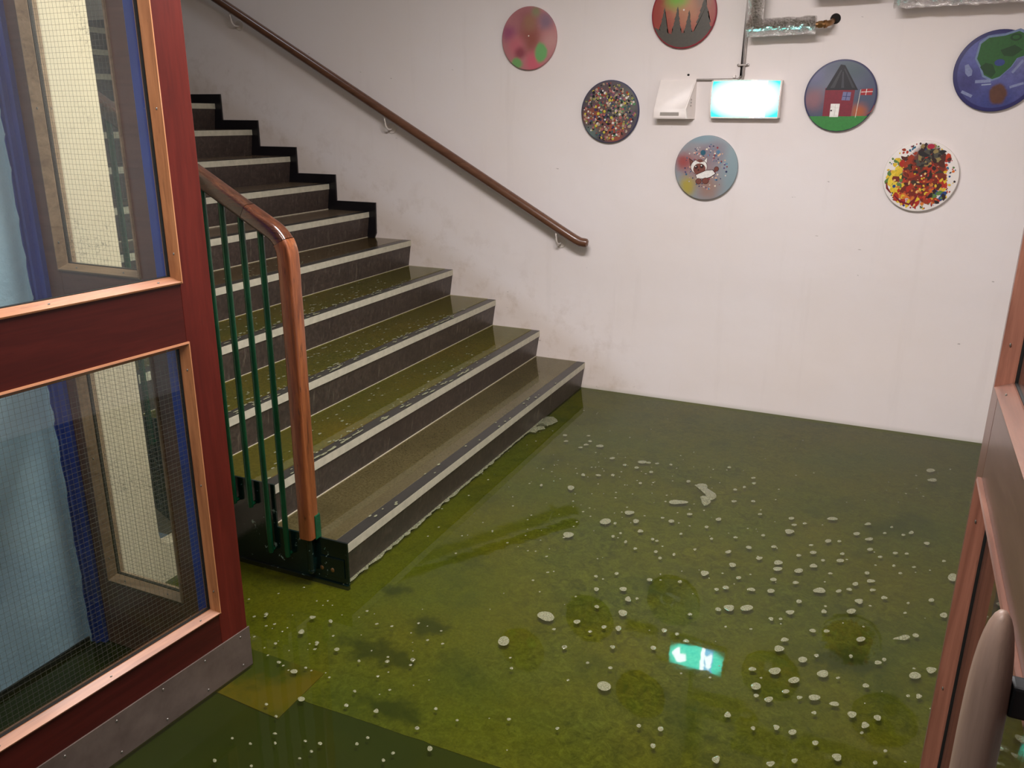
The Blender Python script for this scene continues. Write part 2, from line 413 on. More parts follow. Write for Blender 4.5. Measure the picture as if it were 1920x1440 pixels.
M['mahogany_r'] = wood('brown_mahogany_upright', srgb(70, 44, 36), srgb(96, 64, 54), srgb(110, 76, 64), 'z', 0.32, 0.8, 0.2, 0, 0.7)
M['mahogany_rx'] = wood('brown_mahogany_along', srgb(70, 46, 40), srgb(90, 64, 56), srgb(104, 76, 66), 'x', 0.32, 0.8, 0.2, 0, 0.7)
M['rbead_lx'] = wood('redwood_bead_level', srgb(84, 54, 44), srgb(112, 76, 62), srgb(130, 92, 76), 'x', 0.36, 0.8, 0.2, 0.2)
M['railwood2'] = wood('dark_varnished_bend', srgb(40, 18, 10), srgb(74, 38, 22), srgb(100, 56, 32), 'x', 0.2, 1.3, 0.6, 0.7)
def drip():
    t = NT('clear_drip'); tr = t.n('ShaderNodeBsdfTransparent'); df = t.n('ShaderNodeBsdfPrincipled')
    df.inputs['Base Color'].default_value = srgb(190, 190, 170); df.inputs['Roughness'].default_value = 0.15
    mx = t.n('ShaderNodeMixShader'); mx.inputs[0].default_value = 0.55; t.l(tr.outputs[0], mx.inputs[1]); t.l(df.outputs[0], mx.inputs[2])
    t.l(mx.outputs[0], t.out.inputs[0]); return t.m
M['drip'] = drip()

# ------------------------------------------------------------------ the setting
def struct(name, bm, mat, label=None, parent=None, smooth=False):
    o = obj(name, bm, mat, parent, smooth)
    if parent is None: tag(o, label, None, None, 'structure')
    return o
XL = -5.4
struct('wall_back', box((XL, 0.0, -0.2), (2.6, 0.12, 5.4)), M['wall'], 'white painted back wall behind the stairs and the round paintings')
struct('wall_left', box((XL-0.1, -3.0, -0.2), (XL, 0.12, 5.4)), M['wall'], 'white wall at the top of the stairs')
struct('wall_right', box((2.42, -5.6, -0.2), (2.52, 0.0, 2.76)), M['wall'], 'white wall hidden behind the right door')
struct('ceiling', box((-0.95, -5.6, 2.75), (2.52, 0.12, 2.87)), M['ceil'], 'plain ceiling over the lobby')
struct('ceiling_stairwell', box((XL, -3.0, 5.3), (-0.85, 0.12, 5.4)), M['ceil'], 'plain high ceiling over the stairs')
struct('wall_bulkhead', box((-0.95, -3.0, 2.87), (-0.85, 0.0, 5.3)), M['wall'], 'upper wall over the edge of the lobby ceiling')
# cream wall to the left of the screen: its lower end runs on under the stringer and is rounded off
bm = bmesh.new()
pl = [(-3.07, -0.02), (-2.49, -0.02), (-2.49, 0.13)]
for i in range(7):
    a = pi/2*i/6; pl.append((-2.67-0.065*math.sin(a), 0.20-0.065*math.cos(a)))
pl += [(-2.735, 2.75), (-3.07, 2.75)]
prism(bm, pl, 'x', -0.66, -0.60)
struct('wall_screen_side', bm, M['cream'], 'cream wall seen through the narrow wired window')
struct('wall_front', box((XL, -2.80, -0.1), (-0.66, -2.735, 5.3)), M['cream'], 'cream wall in front of the upper stairs')
struct('wall_front_header', box((-0.60, -3.08, 2.17), (2.42, -3.0, 2.75)), M['cream'], 'wall over the doors')
struct('wall_vestibule_left', box((-0.66, -5.6, -0.02), (-0.552, -3.075, 2.75)), M['bluewall'], 'light blue painted plaster wall seen through the left door glass')
struct('trim_1', box((-0.552, -5.6, -0.01), (-0.545, -3.09, 0.022)), M['black'], 'dark sealant line at the foot of the blue wall')
# floors
struct('floor', box((-0.70, -3.02, ZF-0.08), (2.5, 0.05, ZF)), M['floor'], 'marbled green floor under the flood water')
bm = bmesh.new()
bx(bm, (-0.70, -5.6, ZF-0.08), (2.5, -3.0205, ZF))
struct('floor_vestibule', bm, M['mat'], 'plain dark green floor inside the doorway')
# worn edge of the lobby floor covering along the threshold
bm = bmesh.new(); x = -0.02; rr = random.Random(3)
top = []
while x < 2.4:
    top.append((x, -3.022-rr.uniform(0, 0.006))); x += rr.uniform(0.02, 0.09)
poly = [(2.42, -3.005), (-0.02, -3.005)] + top + [(2.42, -3.022)]
prism(bm, poly, 'z', ZF-0.01, ZF+0.0015)
struct('trim_2', bm, M['floor'], 'ragged edge of the green floor covering at the threshold')
bm = bmesh.new()
prism(bm, [(-0.075, -2.900), (0.203, -2.903), (0.206, -3.118), (-0.08, -3.098)], 'z', ZF-0.005, ZF+0.003)
tag(obj('floor_patch', bm, M['patch']), 'ochre stained square floor patch under water at the foot of the left door', 'floor patch')

# the blue door screen: posts and header
def post(x0, x1, mat):
    bm = bmesh.new()
    n = 5; w = (x1-x0)
    prof = [(x0, DY+0.05), (x0, DY-0.05), (x0+0.25*w, DY-0.05), (x0+0.27*w, DY-0.035), (x0+0.42*w, DY-0.035), (x0+0.44*w, DY-0.050),
            (x0+0.62*w, DY-0.050), (x0+0.64*w, DY-0.038), (x1, DY-0.038), (x1, DY+0.05)]
    return prism(bm, prof, 'z', -0.005, 2.10)
fr = thing('door_frame', 'blue gloss painted door screen frame around the open doors', 'door frame', (-0.5, DY, 0))
fr['kind'] = 'structure'
obj('post', post(-0.552, -0.497, M['bluepaint']), M['bluepaint'], fr)
obj('post', box((-0.093, DY-0.030, -0.005), (-0.060, DY+0.05, 2.10), 0.002), M['bluepaint'], fr)
obj('post', post(1.812, 1.870, M['bluepaint']), M['bluepaint'], fr)
obj('post', post(2.36, 2.42, M['bluepaint']), M['bluepaint'], fr)
obj('header', box((-0.552, DY-0.05, 2.10), (2.42, DY+0.05, 2.17), 0.004), M['bluepaint'], fr)
# wavy edge of the pale wall paint where it meets the blue post
bm = bmesh.new(); rr = random.Random(11); pl = [(-0.553, 2.10), (-0.553, 0.0)]; z = 0.0
while z < 2.1:
    pl.append((-0.553+rr.uniform(0.008, 0.016), z)); z += rr.uniform(0.008, 0.05)
prism(bm, pl, 'y', DY-0.0512, DY-0.049)
obj('paint_overlap', bm, M['bluewall'], fr)

# ------------------------------------------------------------------ door leaves (local X runs from the hinge, Y is the face normal)
Z0, Z1, Z2, Z3, Z4 = 0.238, 1.026, 1.184, 2.00, 2.10
bead_prof = [(-0.004, 0.0005), (-0.004, 0.006), (0.0, 0.0075), (0.0130, -0.0145), (0.0130, -0.0170), (0.0005, -0.0170)]
def bead(c0, c1, d0, d1, yf, sgn):
    """mitred bead between corners c0, c1 (x, z); d0, d1 = inward diagonals; yf face plane; sgn +1 front, -1 back"""
    bm = bmesh.new(); A = []; B = []
    for (w, y) in bead_prof:
        A.append(bm.verts.new((c0[0]+d0[0]*w, yf+sgn*y, c0[1]+d0[1]*w)))
        B.append(bm.verts.new((c1[0]+d1[0]*w, yf+sgn*y, c1[1]+d1[1]*w)))
    n = len(A)
    bm.faces.new(A); bm.faces.new(B[::-1])
    for i in range(n): bm.faces.new((A[i], B[i], B[(i+1) % n], A[(i+1) % n]))
    return bm
screw_me = None
def screw(parent, loc, axis='y'):
    global screw_me
    if screw_me is None:
        b = bmesh.new(); sphere(b, (0, 0, 0), 0.0034, 10, 6, (1, 0.45, 1))
        screw_me = bpy.data.meshes.new('screw'); b.to_mesh(screw_me); b.free(); screw_me.materials.append(M['steel'])
    o = bpy.data.objects.new('screw', screw_me); COL.objects.link(o); o.parent = parent; o.location = loc
    return o
def panel(root, wd, s0, s1, y0, y1, mz, mh, bz, bh, wired=(True, False), glass=('glass', 'glass'), screws_at=()):
    """glazed leaf of width wd; stiles s0 (hinge side) and s1"""
    a, b = s0, wd-s1
    obj('stile', box((0, y0, 0.0), (a, y1, Z4), 0.0015), mz, root, world=False)
    obj('stile', box((b, y0, 0.0), (wd, y1, Z4), 0.0015), mz, root, world=False)
    obj('rail', box((a+.0004, y0+.0003, 0.0), (b-.0004, y1-.0003, Z0)), mh, root, world=False)
    obj('rail', box((a+.0004, y0+.0003, Z1), (b-.0004, y1-.0003, Z2)), mh, root, world=False)
    obj('rail', box((a+.0004, y0+.0003, Z3), (b-.0004, y1-.0003, Z4)), mh, root, world=False)
    ym = (y0+y1)/2
    for k, (za, zb) in enumerate(((Z0, Z1), (Z2, Z3))):
        g = obj('glass_pane', box((a+.001, ym-.003, za+.001), (b-.001, ym+.003, zb-.001)), M[glass[k]], root, world=False)
        cs = [(a, za), (b, za), (b, zb), (a, zb)]; ds = [(1, 1), (-1, 1), (-1, -1), (1, -1)]
        for sgn, yf in ((1, y1), (-1, y0)):
            for i in range(4):
                j = (i+1) % 4
                obj('glazing_bead', bead(cs[i], cs[j], ds[i], ds[j], yf, sgn), bh if i % 2 == 0 else bz, root, world=False)
            w = 0.0055; yy = yf + sgn*(-0.0025)
            nz = 3
            for i in range(nz):
                zz = za+0.07+(zb-za-0.14)*i/(nz-1)
                for xx in (a+w, b-w): screw(root, (xx, yy, zz))
            for i in range(3 if b-a > 0.4 else 2):
                n_ = 3 if b-a > 0.4 else 2
                xx = a+0.06+(b-a-0.12)*i/(n_-1)
                for zz in (za+w, zb-w): screw(root, (xx, yy, zz))
        # dark glazing strip around the pane
        bm = bmesh.new()
        for (p, q) in (((a, ym-.0052, za), (a+.0145, ym+.0052, zb)), ((b-.0145, ym-.0052, za), (b, ym+.0052, zb)),
                       ((a, ym-.0052, za), (b, ym+.0052, za+.0145)), ((a, ym-.0052, zb-.0145), (b, ym+.0052, zb))):
            bx(bm, p, q)
        obj('seal', bm, M['rubber'], root, world=False)
        if wired[k]:
            bm = bmesh.new(); r = 0.0002; st = 0.0127; rr = random.Random(5)
            x = a+st*0.6
            while x < b:
                bx(bm, (x-r, ym-r, za), (x+r, ym+r, zb)); x += st
            z = za+st*0.4
            while z < zb:
                bx(bm, (a, ym-r, z-r), (b, ym+r, z+r)); z += st
            wm = obj('wire_mesh', bm, M['wire'], root, world=False); wm['kind'] = 'stuff'
dl = thing('door_1', 'reddish mahogany glazed door standing open at the left, grey kick plate along its foot', 'door', (-0.013, -2.972, 0.0), math.radians(-95.3))
panel(dl, 0.87, 0.094, 0.10, -0.045, 0.0, M['mahogany'], M['mahogany_lx'], M['bead_z'], M['bead_lx'], (True, False))
bm = box((-0.006, -0.001, 0.0), (0.872, 0.003, 0.135), 0.0008)
kp = obj('kick_plate', bm, M['kick'], dl, world=False); kp['label'] = 'dull grey kick plate'
for s in (0.03, 0.16, 0.30, 0.44, 0.58, 0.72, 0.84):
    for z in (0.118, 0.022): screw(dl, (s, 0.0032, z))
dr = thing('door_2', 'reddish brown glazed door at the right edge, seen nearly edge-on, with worn wooden pull', 'door', (1.756, -3.085, 0.0), math.radians(-90.3))
panel(dr, 0.86, 0.075, 0.10, 0.0, 0.045, M['mahogany_r'], M['mahogany_rx'], M['rbead_z'], M['rbead_lx'], (False, False))
# its pull: a worn oblong wooden bar on black iron brackets
bm = bmesh.new()
pts = [(1.7095, -3.79, 0.74+0.405*(0.5-0.5*math.cos(pi*i/24))) for i in range(25)]
rw = []
for i in range(25):
    q = 0.5-0.5*math.cos(pi*i/24); w = 0.0185*math.sqrt(max(0.0, 1-abs((q-0.5)/0.5)**4.0))+0.0008
    rw.append(w)
tube(bm, pts, rw, 20, True, None, Vector((0, 1, 0)))
for v in bm.verts:
    q = (v.co.z-0.74)/0.405; v.co.x += 0.004*(1-q); v.co.y = -3.79+(v.co.y+3.79)*1.3
ph = obj('pull_handle', bm, M['handle'], dr, smooth=True); ph['label'] = 'worn oblong wooden pull'
for z in (1.055, 0.83):
    bm = box((1.728, -3.800, z-0.016), (1.7585, -3.778, z+0.018), 0.003)
    bx(bm, (1.7525, -3.810, z-0.035), (1.7563, -3.770, z+0.035), 0.001)
    obj('bracket', bm, M['ironblack'], dr)
for (x0, w, lab, nm) in ((-0.093, 0.404, 'narrow brown glazed side panel with wired glass between two blue posts', 'window_1'), (2.36, 0.49, 'narrow brown glazed side panel beyond the right door', 'window_2')):
    sl = thing(nm, lab, 'window', (x0, DY, 0.0), pi)
    panel(sl, w, 0.062, 0.052, -0.02, 0.025, M['mahogany_x'], M['mahogany_x'], M['bead_x'], M['bead_x'], (True, True), ('glass_dirty', 'glass_dirty'))
    sl['kind'] = 'structure'
dl['kind'] = 'structure'; dr['kind'] = 'structure'

# ------------------------------------------------------------------ the staircase
st = thing('staircase', 'flight of brown lino steps with white nosings, green water running down them', 'stairs', (0, -W/2, 0))
U = 0.0215
for k in range(1, NST+1):
    xn = -(k-1)*G; z = k*R_
    # step: tread slab and riser with a slight undercut
    xb = xn-G-U-0.01
    prof = [(xn, z), (xn, z-0.034), (xn-0.004, z-0.034), (xn-U, z-R_ if k > 1 else ZF), (xb, z-R_ if k > 1 else ZF), (xb, z)]
    bm = bmesh.new(); prism(bm, [(xn-0.003, z-0.0005), (xn-0.003, z-0.034), (xn-U, (z-R_+0.0005) if k > 1 else ZF-0.005), (xb+0.03, (z-R_+0.0005) if k > 1 else ZF-0.005), (xb+0.03, z-0.0005)], 'y', -W, -0.0005)
    rs = obj('step', bm, M['riser'], st)
    bm = box((xn-G-U+0.002, -W, z-0.012), (xn-0.050, -0.0005, z), 0.0)
    obj('tread', bm, M['tread1'] if k == 1 else M['tread'], rs, world=True)
    ye = -0.0005 if k < 6 else -0.014
    bm = box((xn-0.050, -W, z-0.006), (xn+0.0005, ye, z+0.0008), 0.0)
    obj('nosing_rubber', bm, M['edge_rubber'], rs)
    bm = box((xn-0.004, -W, z-0.0345), (xn+0.001, ye, z-0.0006), 0.0006)
    obj('nosing_strip', bm, M['white_strip'], rs)
    if 2 <= k <= 7:
        bm = box((xn-U-0.002, -W, z-R_), (xn-U+0.004, -0.0005, z-R_+0.0045))
        obj('joint_line', bm, M['caulk'], rs)
bm = box((-NST*G-1.19, -W, NST*R_-0.18), (-NST*G-0.0, -0.0005, NST*R_-0.0006))
obj('landing', bm, M['tread'], st)
# stringer plate: zigzag top, sloping foot
bm = bmesh.new(); top = [(0.004, ZF), (0.004, R_+0.006)]
for k in range(1, NST):
    top.append((-k*G+0.004, k*R_+0.006)); top.append((-k*G+0.004, (k+1)*R_+0.006))
top += [(-NST*G, NST*R_+0.006), (-NST*G, NST*R_-0.30), (-0.66, ZF)]
prism(bm, top, 'y', -W-0.007, -W, 0.0)
obj('stringer', bm, M['stringer'], st)
bm = bmesh.new(); prism(bm, [(-0.66, ZF), (-NST*G, NST*R_-0.30), (-NST*G, ZF)], 'y', -W+0.03, -W+0.08)
struct('wall_under_stairs', bm, M['cream'], 'cream wall closing the space under the stairs')
# lower flange of the plate and its bolts
bm = box((-0.66, -W-0.013, ZF), (0.004, -W-0.007, 0.008), 0.001); obj('flange', bm, M['stringer'], st)
bm = box((-0.11, -W-0.011, 0.03), (-0.01, -W-0.007, 0.105), 0.003); obj('cover_plate', bm, M['stringer'], st)
# black skirting that climbs the wall beside the upper steps
bm = bmesh.new(); P1 = []; 
P1.append((-5*G-0.025, 5*R_-0.002)); P1.append((-5*G+0.030, 5*R_-0.002)); P1.append((-5*G+0.046, 5*R_+0.03))
for k in range(6, NST+1):
    P1.append((-(k-1)*G+0.05, k*R_+0.06)); P1.append((-k*G+0.05, k*R_+0.06))
P1 += [(-NST*G-1.2, NST*R_+0.06), (-NST*G-1.2, NST*R_-0.1), (-NST*G, NST*R_-0.1)]
prism(bm, P1, 'y', -0.013, -0.0005)
obj('wall_skirting', bm, M['black'], st)

# balustrade: balusters, newel post, rail
yb = -2.505
bl = thing('balustrade', 'green balusters under a dark varnished wooden rail with a brown newel post', 'railing', (-0.15, yb, 0.0))
RAIL = lambda x: 1.268+0.5525*(-0.245-x)
i = 0; x = -0.240
base_me = None
while x > -4.1:
    zb = 0.075+R_*math.floor((-x-0.05)/G); zt = RAIL(x)-0.020
    bm = bmesh.new(); tube(bm, [(x, yb, zb), (x, yb, zb+0.01), (x, yb, zt)], [0.009, 0.0105, 0.0105], 12)
    tube(bm, [(x, yb, zb+0.008), (x, -W-0.006, zb+0.008)], 0.007, 8)
    o = obj('baluster', bm, M['green'], bl, smooth=True)
    x -= G/4; i += 1
def rrect(w, h, r, n=4):
    P = []
    for cx, cy, a0 in ((w-r, h-r, 0), (-w+r, h-r, pi/2), (-w+r, -h+r, pi), (w-r, -h+r, 3*pi/2)):
        for j in range(n+1):
            a = a0+pi/2*j/n; P.append((cx+r*math.cos(a), cy+r*math.sin(a)))
    return P
xn_ = -0.137
# sloping rail ends where the bend of the post begins
bm = bmesh.new()
pts = [(x, yb, RAIL(x)) for x in (-4.1, -3.0, -2.0, -1.0, -0.6, -0.40, -0.285)]
tube(bm, pts, 1.0, prof=rrect(0.026, 0.027, 0.013))
obj('handrail', bm, M['railwood'], bl, smooth=True)
bm = bmesh.new()
p0 = Vector((-0.283, yb, RAIL(-0.283))); p1 = Vector((xn_, yb, RAIL(xn_)+0.002)); p2 = Vector((xn_, yb, 1.06))
pts = [p0]; low = []
for q in range(0, 13):
    t_ = q/12; a = p1+(p0-p1).normalized()*0.062; b = p1+Vector((0, 0, -0.062))
    v_ = a*(1-t_)**2+p1*2*t_*(1-t_)+b*t_**2
    if q <= 6: pts.append(v_)
    if q >= 6: low.append(v_)
tube(bm, pts, 1.0, prof=rrect(0.0265, 0.0275, 0.013), hint=Vector((0, 1, 0)))
el = obj('rail_bend', bm, M['railwood2'], bl, smooth=True)
bm = bmesh.new()
tube(bm, low+[(xn_+0.001, yb, 0.9), (xn_, yb, 0.45), (xn_, yb, 0.178)], 1.0, prof=rrect(0.0265, 0.0275, 0.010), hint=Vector((0, 1, 0)))
nw = obj('newel_post', bm, M['newel'], bl, smooth=True)
bm = box((xn_+0.006, yb+0.0, 0.172), (xn_+0.030, yb+0.0295, 0.262), 0.002)
o = obj('corner_plate', bm, M['green'], bl); o['label'] = 'green painted metal corner plate at the post foot'
bm = bmesh.new(); tube(bm, [(xn_, yb, 0.045), (xn_, yb, 0.182)], 0.0125, 14); bx(bm, (xn_-0.012, yb+0.0, 0.05), (xn_+0.012, -W-0.005, 0.09), 0.003)
sphere(bm, (xn_, yb, 0.045), 0.0145, 10, 6); obj('post_foot', bm, M['stringer'], bl, smooth=True)
for x in (-0.105, -0.06):
    bm = bmesh.new(); sphere(bm, (x, -W-0.008, 0.055), 0.010, 10, 6, (1, .6, 1))
    obj('bolt', bm, M['brass'], bl, smooth=True)

# wall handrail
RW = lambda x: 0.9030+0.5540*(-0.045-x)
hr = thing('wall_handrail', 'round brown wooden handrail fixed along the white wall above the steps', 'handrail', (-0.1, 0.0, 0.9))
bm = bmesh.new(); pts = [(x, -0.075, RW(x)) for x in (-4.2, -3.0, -2.0, -1.0, -0.4, -0.12)]
pts += [(-0.06, -0.074, RW(-0.06)+0.001), (-0.030, -0.072, RW(-0.03)+0.004), (-0.005, -0.070, RW(-0.03)+0.001), (0.010, -0.069, RW(-0.03)), (0.018, -0.068, RW(-0.03)-0.001)]
tube(bm, pts, [0.0265]*9+[0.0245, 0.014], 20)
obj('rail', bm, M['wallrail'], hr, smooth=True)
for x in (-0.173, -1.305, -2.43, -3.56):
    bm = bmesh.new(); zr = RW(x)
    tube(bm, [(x, -0.001, zr-0.095), (x, -0.005, zr-0.095)], [0.034, 0.031], 24)
    pts = []
    for q in range(9):
        t_ = q/8; a = Vector((x, -0.006, zr-0.10)); b = Vector((x-0.006, -0.078, zr-0.118)); c = Vector((x-0.004, -0.075, zr-0.02))
        pts.append(a*(1-t_)**2+b*2*t_*(1-t_)+c*t_**2)
    tube(bm, pts, 0.0055, 10)
    obj('bracket', bm, M['bracket'], hr, smooth=True)

FOAM_BIG = [(0.669,-1.635,0.0215,0.01,0.0075,-0.0235),(0.571,-1.806,0.018,0.0085,0.0085,-0.0225),(0.782,-1.58,0.011,0.005,0.005,-0.018),(0.914,-1.519,0.011,0.005,0.0035,-0.0145),(0.822,-1.656,0.0105,0.005,0.0035,-0.0125),(1.173,-1.677,0.01,0.005,0.002,-0.013),(1.205,-1.769,0.013,0.006,0.0025,-0.0145),(1.123,-1.871,0.013,0.006,0.004,-0.0185),(1.241,-1.851,0.0085,0.004,0.0015,-0.0105),(1.211,-1.937,0.01,0.005,0.0025,-0.012),(1.184,-1.963,0.008,0.004,0.002,-0.009),(0.953,-1.999,0.009,0.004,0.003,-0.01),(0.885,-2.098,0.012,0.0055,0.004,-0.0125),(0.8,-2.139,0.008,0.0035,0.004,-0.0115),(0.919,-2.153,0.009,0.004,0.005,-0.0155),(0.927,-2.241,0.0145,0.0065,0.005,-0.0165),(0.701,-2.366,0.0255,0.0115,0.01,-0.025),(0.805,-2.353,0.0095,0.0045,0.0045,-0.0115),(0.94,-2.332,0.0085,0.004,0.0045,-0.014),(1.245,-2.061,0.0165,0.0075,0.003,-0.0185),(1.213,-2.086,0.0085,0.004,0.0025,-0.012),(1.078,-2.281,0.0085,0.004,0.0025,-0.0105),(1.155,-2.308,0.0085,0.004,0.002,-0.009),(1.07,-2.386,0.0085,0.004,0.0025,-0.01),(0.953,-2.435,0.0075,0.0035,0.0025,-0.008),(1.087,-1.42,0.011,0.005,0.003,-0.014),(0.968,-1.424,0.0105,0.005,0.0025,-0.011),(1.299,-2.037,0.018,0.0085,0.003,-0.0195),(1.36,-1.284,0.0105,0.005,0.0015,-0.0135),(1.377,-1.34,0.01,0.005,0.001,-0.01),(1.366,-1.407,0.0185,0.0085,0.002,-0.0185),(1.515,-1.216,0.02,0.0095,0.001,-0.0155),(1.651,-1.204,0.013,0.006,0.0005,-0.011),(1.613,-1.314,0.012,0.0055,0.0005,-0.015),(1.66,-1.341,0.0145,0.007,0.0005,-0.0135),(1.514,-1.425,0.0115,0.0055,0.001,-0.015),(1.812,-1.211,0.01,0.005,0,-0.013),(1.867,-1.282,0.011,0.005,-0.0005,-0.0135),(1.239,-1.609,0.0105,0.005,0.002,-0.012),(1.295,-1.912,0.013,0.006,0.002,-0.011),(1.326,-1.562,0.01,0.0045,0.0015,-0.0105),(1.469,-1.545,0.012,0.0055,0.001,-0.013),(1.666,-1.428,0.0105,0.005,0.0005,-0.013),(1.567,-1.567,0.013,0.006,0.001,-0.014),(1.755,-1.418,0.0095,0.0045,0,-0.0105),(1.479,-1.65,0.013,0.006,0.0015,-0.0145),(1.433,-1.709,0.0145,0.0065,0.0015,-0.0165),(1.288,-1.677,0.01,0.005,0.002,-0.0125),(1.357,-1.68,0.015,0.007,0.002,-0.017),(1.361,-1.728,0.015,0.007,0.002,-0.015),(1.357,-1.811,0.011,0.005,0.0015,-0.0115),(1.432,-1.799,0.01,0.0045,0.001,-0.0105),(1.662,-1.621,0.009,0.004,0.0005,-0.0105),(1.676,-1.675,0.0125,0.006,0.0005,-0.0135),(1.627,-1.719,0.0095,0.0045,0.0005,-0.0135),(1.609,-1.767,0.009,0.004,0.0005,-0.01),(1.576,-1.794,0.0095,0.0045,0.0005,-0.0105),(1.684,-1.737,0.009,0.0045,0,-0.0105),(1.514,-1.818,0.0195,0.009,0.0015,-0.0185),(1.359,-1.893,0.012,0.006,0.002,-0.014),(1.456,-1.921,0.0085,0.004,0.0015,-0.0125),(1.644,-1.833,0.013,0.006,0.001,-0.016),(1.722,-1.773,0.009,0.004,0,-0.012),(1.871,-1.721,0.0095,0.0045,0,-0.012),(1.623,-1.909,0.014,0.0065,0.001,-0.0165),(1.539,-1.95,0.008,0.0035,0.001,-0.0125),(1.436,-2.002,0.013,0.006,0.0015,-0.013),(1.383,-2.069,0.0075,0.0035,0.0015,-0.01),(1.906,-1.805,0.0115,0.0055,-0.0005,-0.017),(1.515,-2.081,0.0095,0.0045,0.001,-0.0105),(1.556,-2.065,0.0085,0.004,0.001,-0.0095),(1.438,-2.17,0.011,0.0055,0.001,-0.0115),(1.659,-2.066,0.012,0.006,0.001,-0.0155),(1.777,-2.005,0.0255,0.012,0,-0.022),(1.819,-1.97,0.009,0.0045,0,-0.0125),(1.428,-2.226,0.0135,0.006,0.002,-0.017),(1.501,-2.253,0.0125,0.0055,0.0015,-0.015),(1.712,-2.172,0.0095,0.004,0,-0.011),(1.368,-2.364,0.0095,0.0045,0.0015,-0.0105),(1.946,-1.523,0.0155,0.0075,-0.0015,-0.0315),(1.488,-2.366,0.0155,0.007,0.0015,-0.0145),(1.563,-2.299,0.0155,0.007,0.0015,-0.018),(1.814,-2.193,0.0155,0.007,-0.0005,-0.019),(1.859,-2.144,0.0145,0.007,-0.0005,-0.0155),(1.682,-2.304,0.0085,0.0035,0.0005,-0.0105),(1.39,-2.441,0.014,0.0065,0.0025,-0.0155),(1.472,-2.429,0.0095,0.004,0.0015,-0.0095),(1.432,-2.485,0.0105,0.005,0.0015,-0.0125),(1.397,-2.483,0.0075,0.0035,0.001,-0.0075),(1.511,-2.44,0.0075,0.0035,0.0005,-0.008),(1.55,-2.422,0.016,0.007,0.001,-0.013),(1.604,-2.427,0.0125,0.0055,0.0005,-0.01),(1.555,-2.49,0.0065,0.003,0.0005,-0.007),(1.652,-2.453,0.012,0.0055,0.0005,-0.0135),(1.717,-2.438,0.0095,0.004,0.0005,-0.012),(1.687,-2.484,0.0105,0.0045,0.0005,-0.012),(1.337,-2.599,0.008,0.004,0.002,-0.012),(1.467,-2.594,0.008,0.0035,0.0015,-0.0095),(1.509,-2.595,0.0095,0.0045,0.0015,-0.0115),(1.569,-2.612,0.0075,0.0035,0.001,-0.0095),(1.625,-2.643,0.0115,0.0055,0.001,-0.0135),(1.526,-2.702,0.007,0.003,0.001,-0.009),(1.471,-2.739,0.009,0.004,0.0015,-0.01),(1.341,-2.782,0.009,0.004,0.0025,-0.0135),(1.823,-2.291,0.0085,0.004,0,-0.01),(1.431,-2.345,0.0155,0.007,0.0025,-0.0175),(0.631,-2.549,0.0165,0.0075,0.01,-0.0225),(0.987,-2.625,0.0185,0.0085,0.0065,-0.02),(1.182,-2.731,0.0075,0.003,0.0025,-0.009),(1.18,-2.802,0.0065,0.0025,0.0025,-0.0085),(0.896,-1.332,0.0335,0.0155,0.0055,-0.0225),(0.638,-0.972,0.02,0.0095,0.005,-0.0175),(0.389,-0.863,0.0175,0.008,0.0055,-0.017),(0.32,-0.876,0.0125,0.0065,0.0035,-0.0105),(0.493,-0.988,0.012,0.0055,0.004,-0.013),(0.428,-1.39,0.0135,0.006,0.0085,-0.023),(0.735,-1.517,0.0175,0.0085,0.0055,-0.0185),(1.115,-1.222,0.01,0.0045,0.002,-0.011),(0.496,-1.208,0.0115,0.005,0.0035,-0.0105),(0.004,-2.694,0.0085,0.0045,0.0055,-0.0075),(0.022,-2.775,0.009,0.0045,0.0075,-0.0095),(0.179,-2.804,0.0075,0.0035,0.005,-0.007),(0.127,-2.946,0.01,0.0045,0.006,-0.008),(0.224,-3.037,0.009,0.004,0.0065,-0.0085),(0.444,-2.991,0.0065,0.003,0.0045,-0.007),(0.651,-3.055,0.0065,0.003,0.0045,-0.008),(1.901,-0.492,0.0185,0.0085,-0.0005,-0.0245),(1.905,-0.611,0.02,0.0095,-0.0005,-0.0195)]
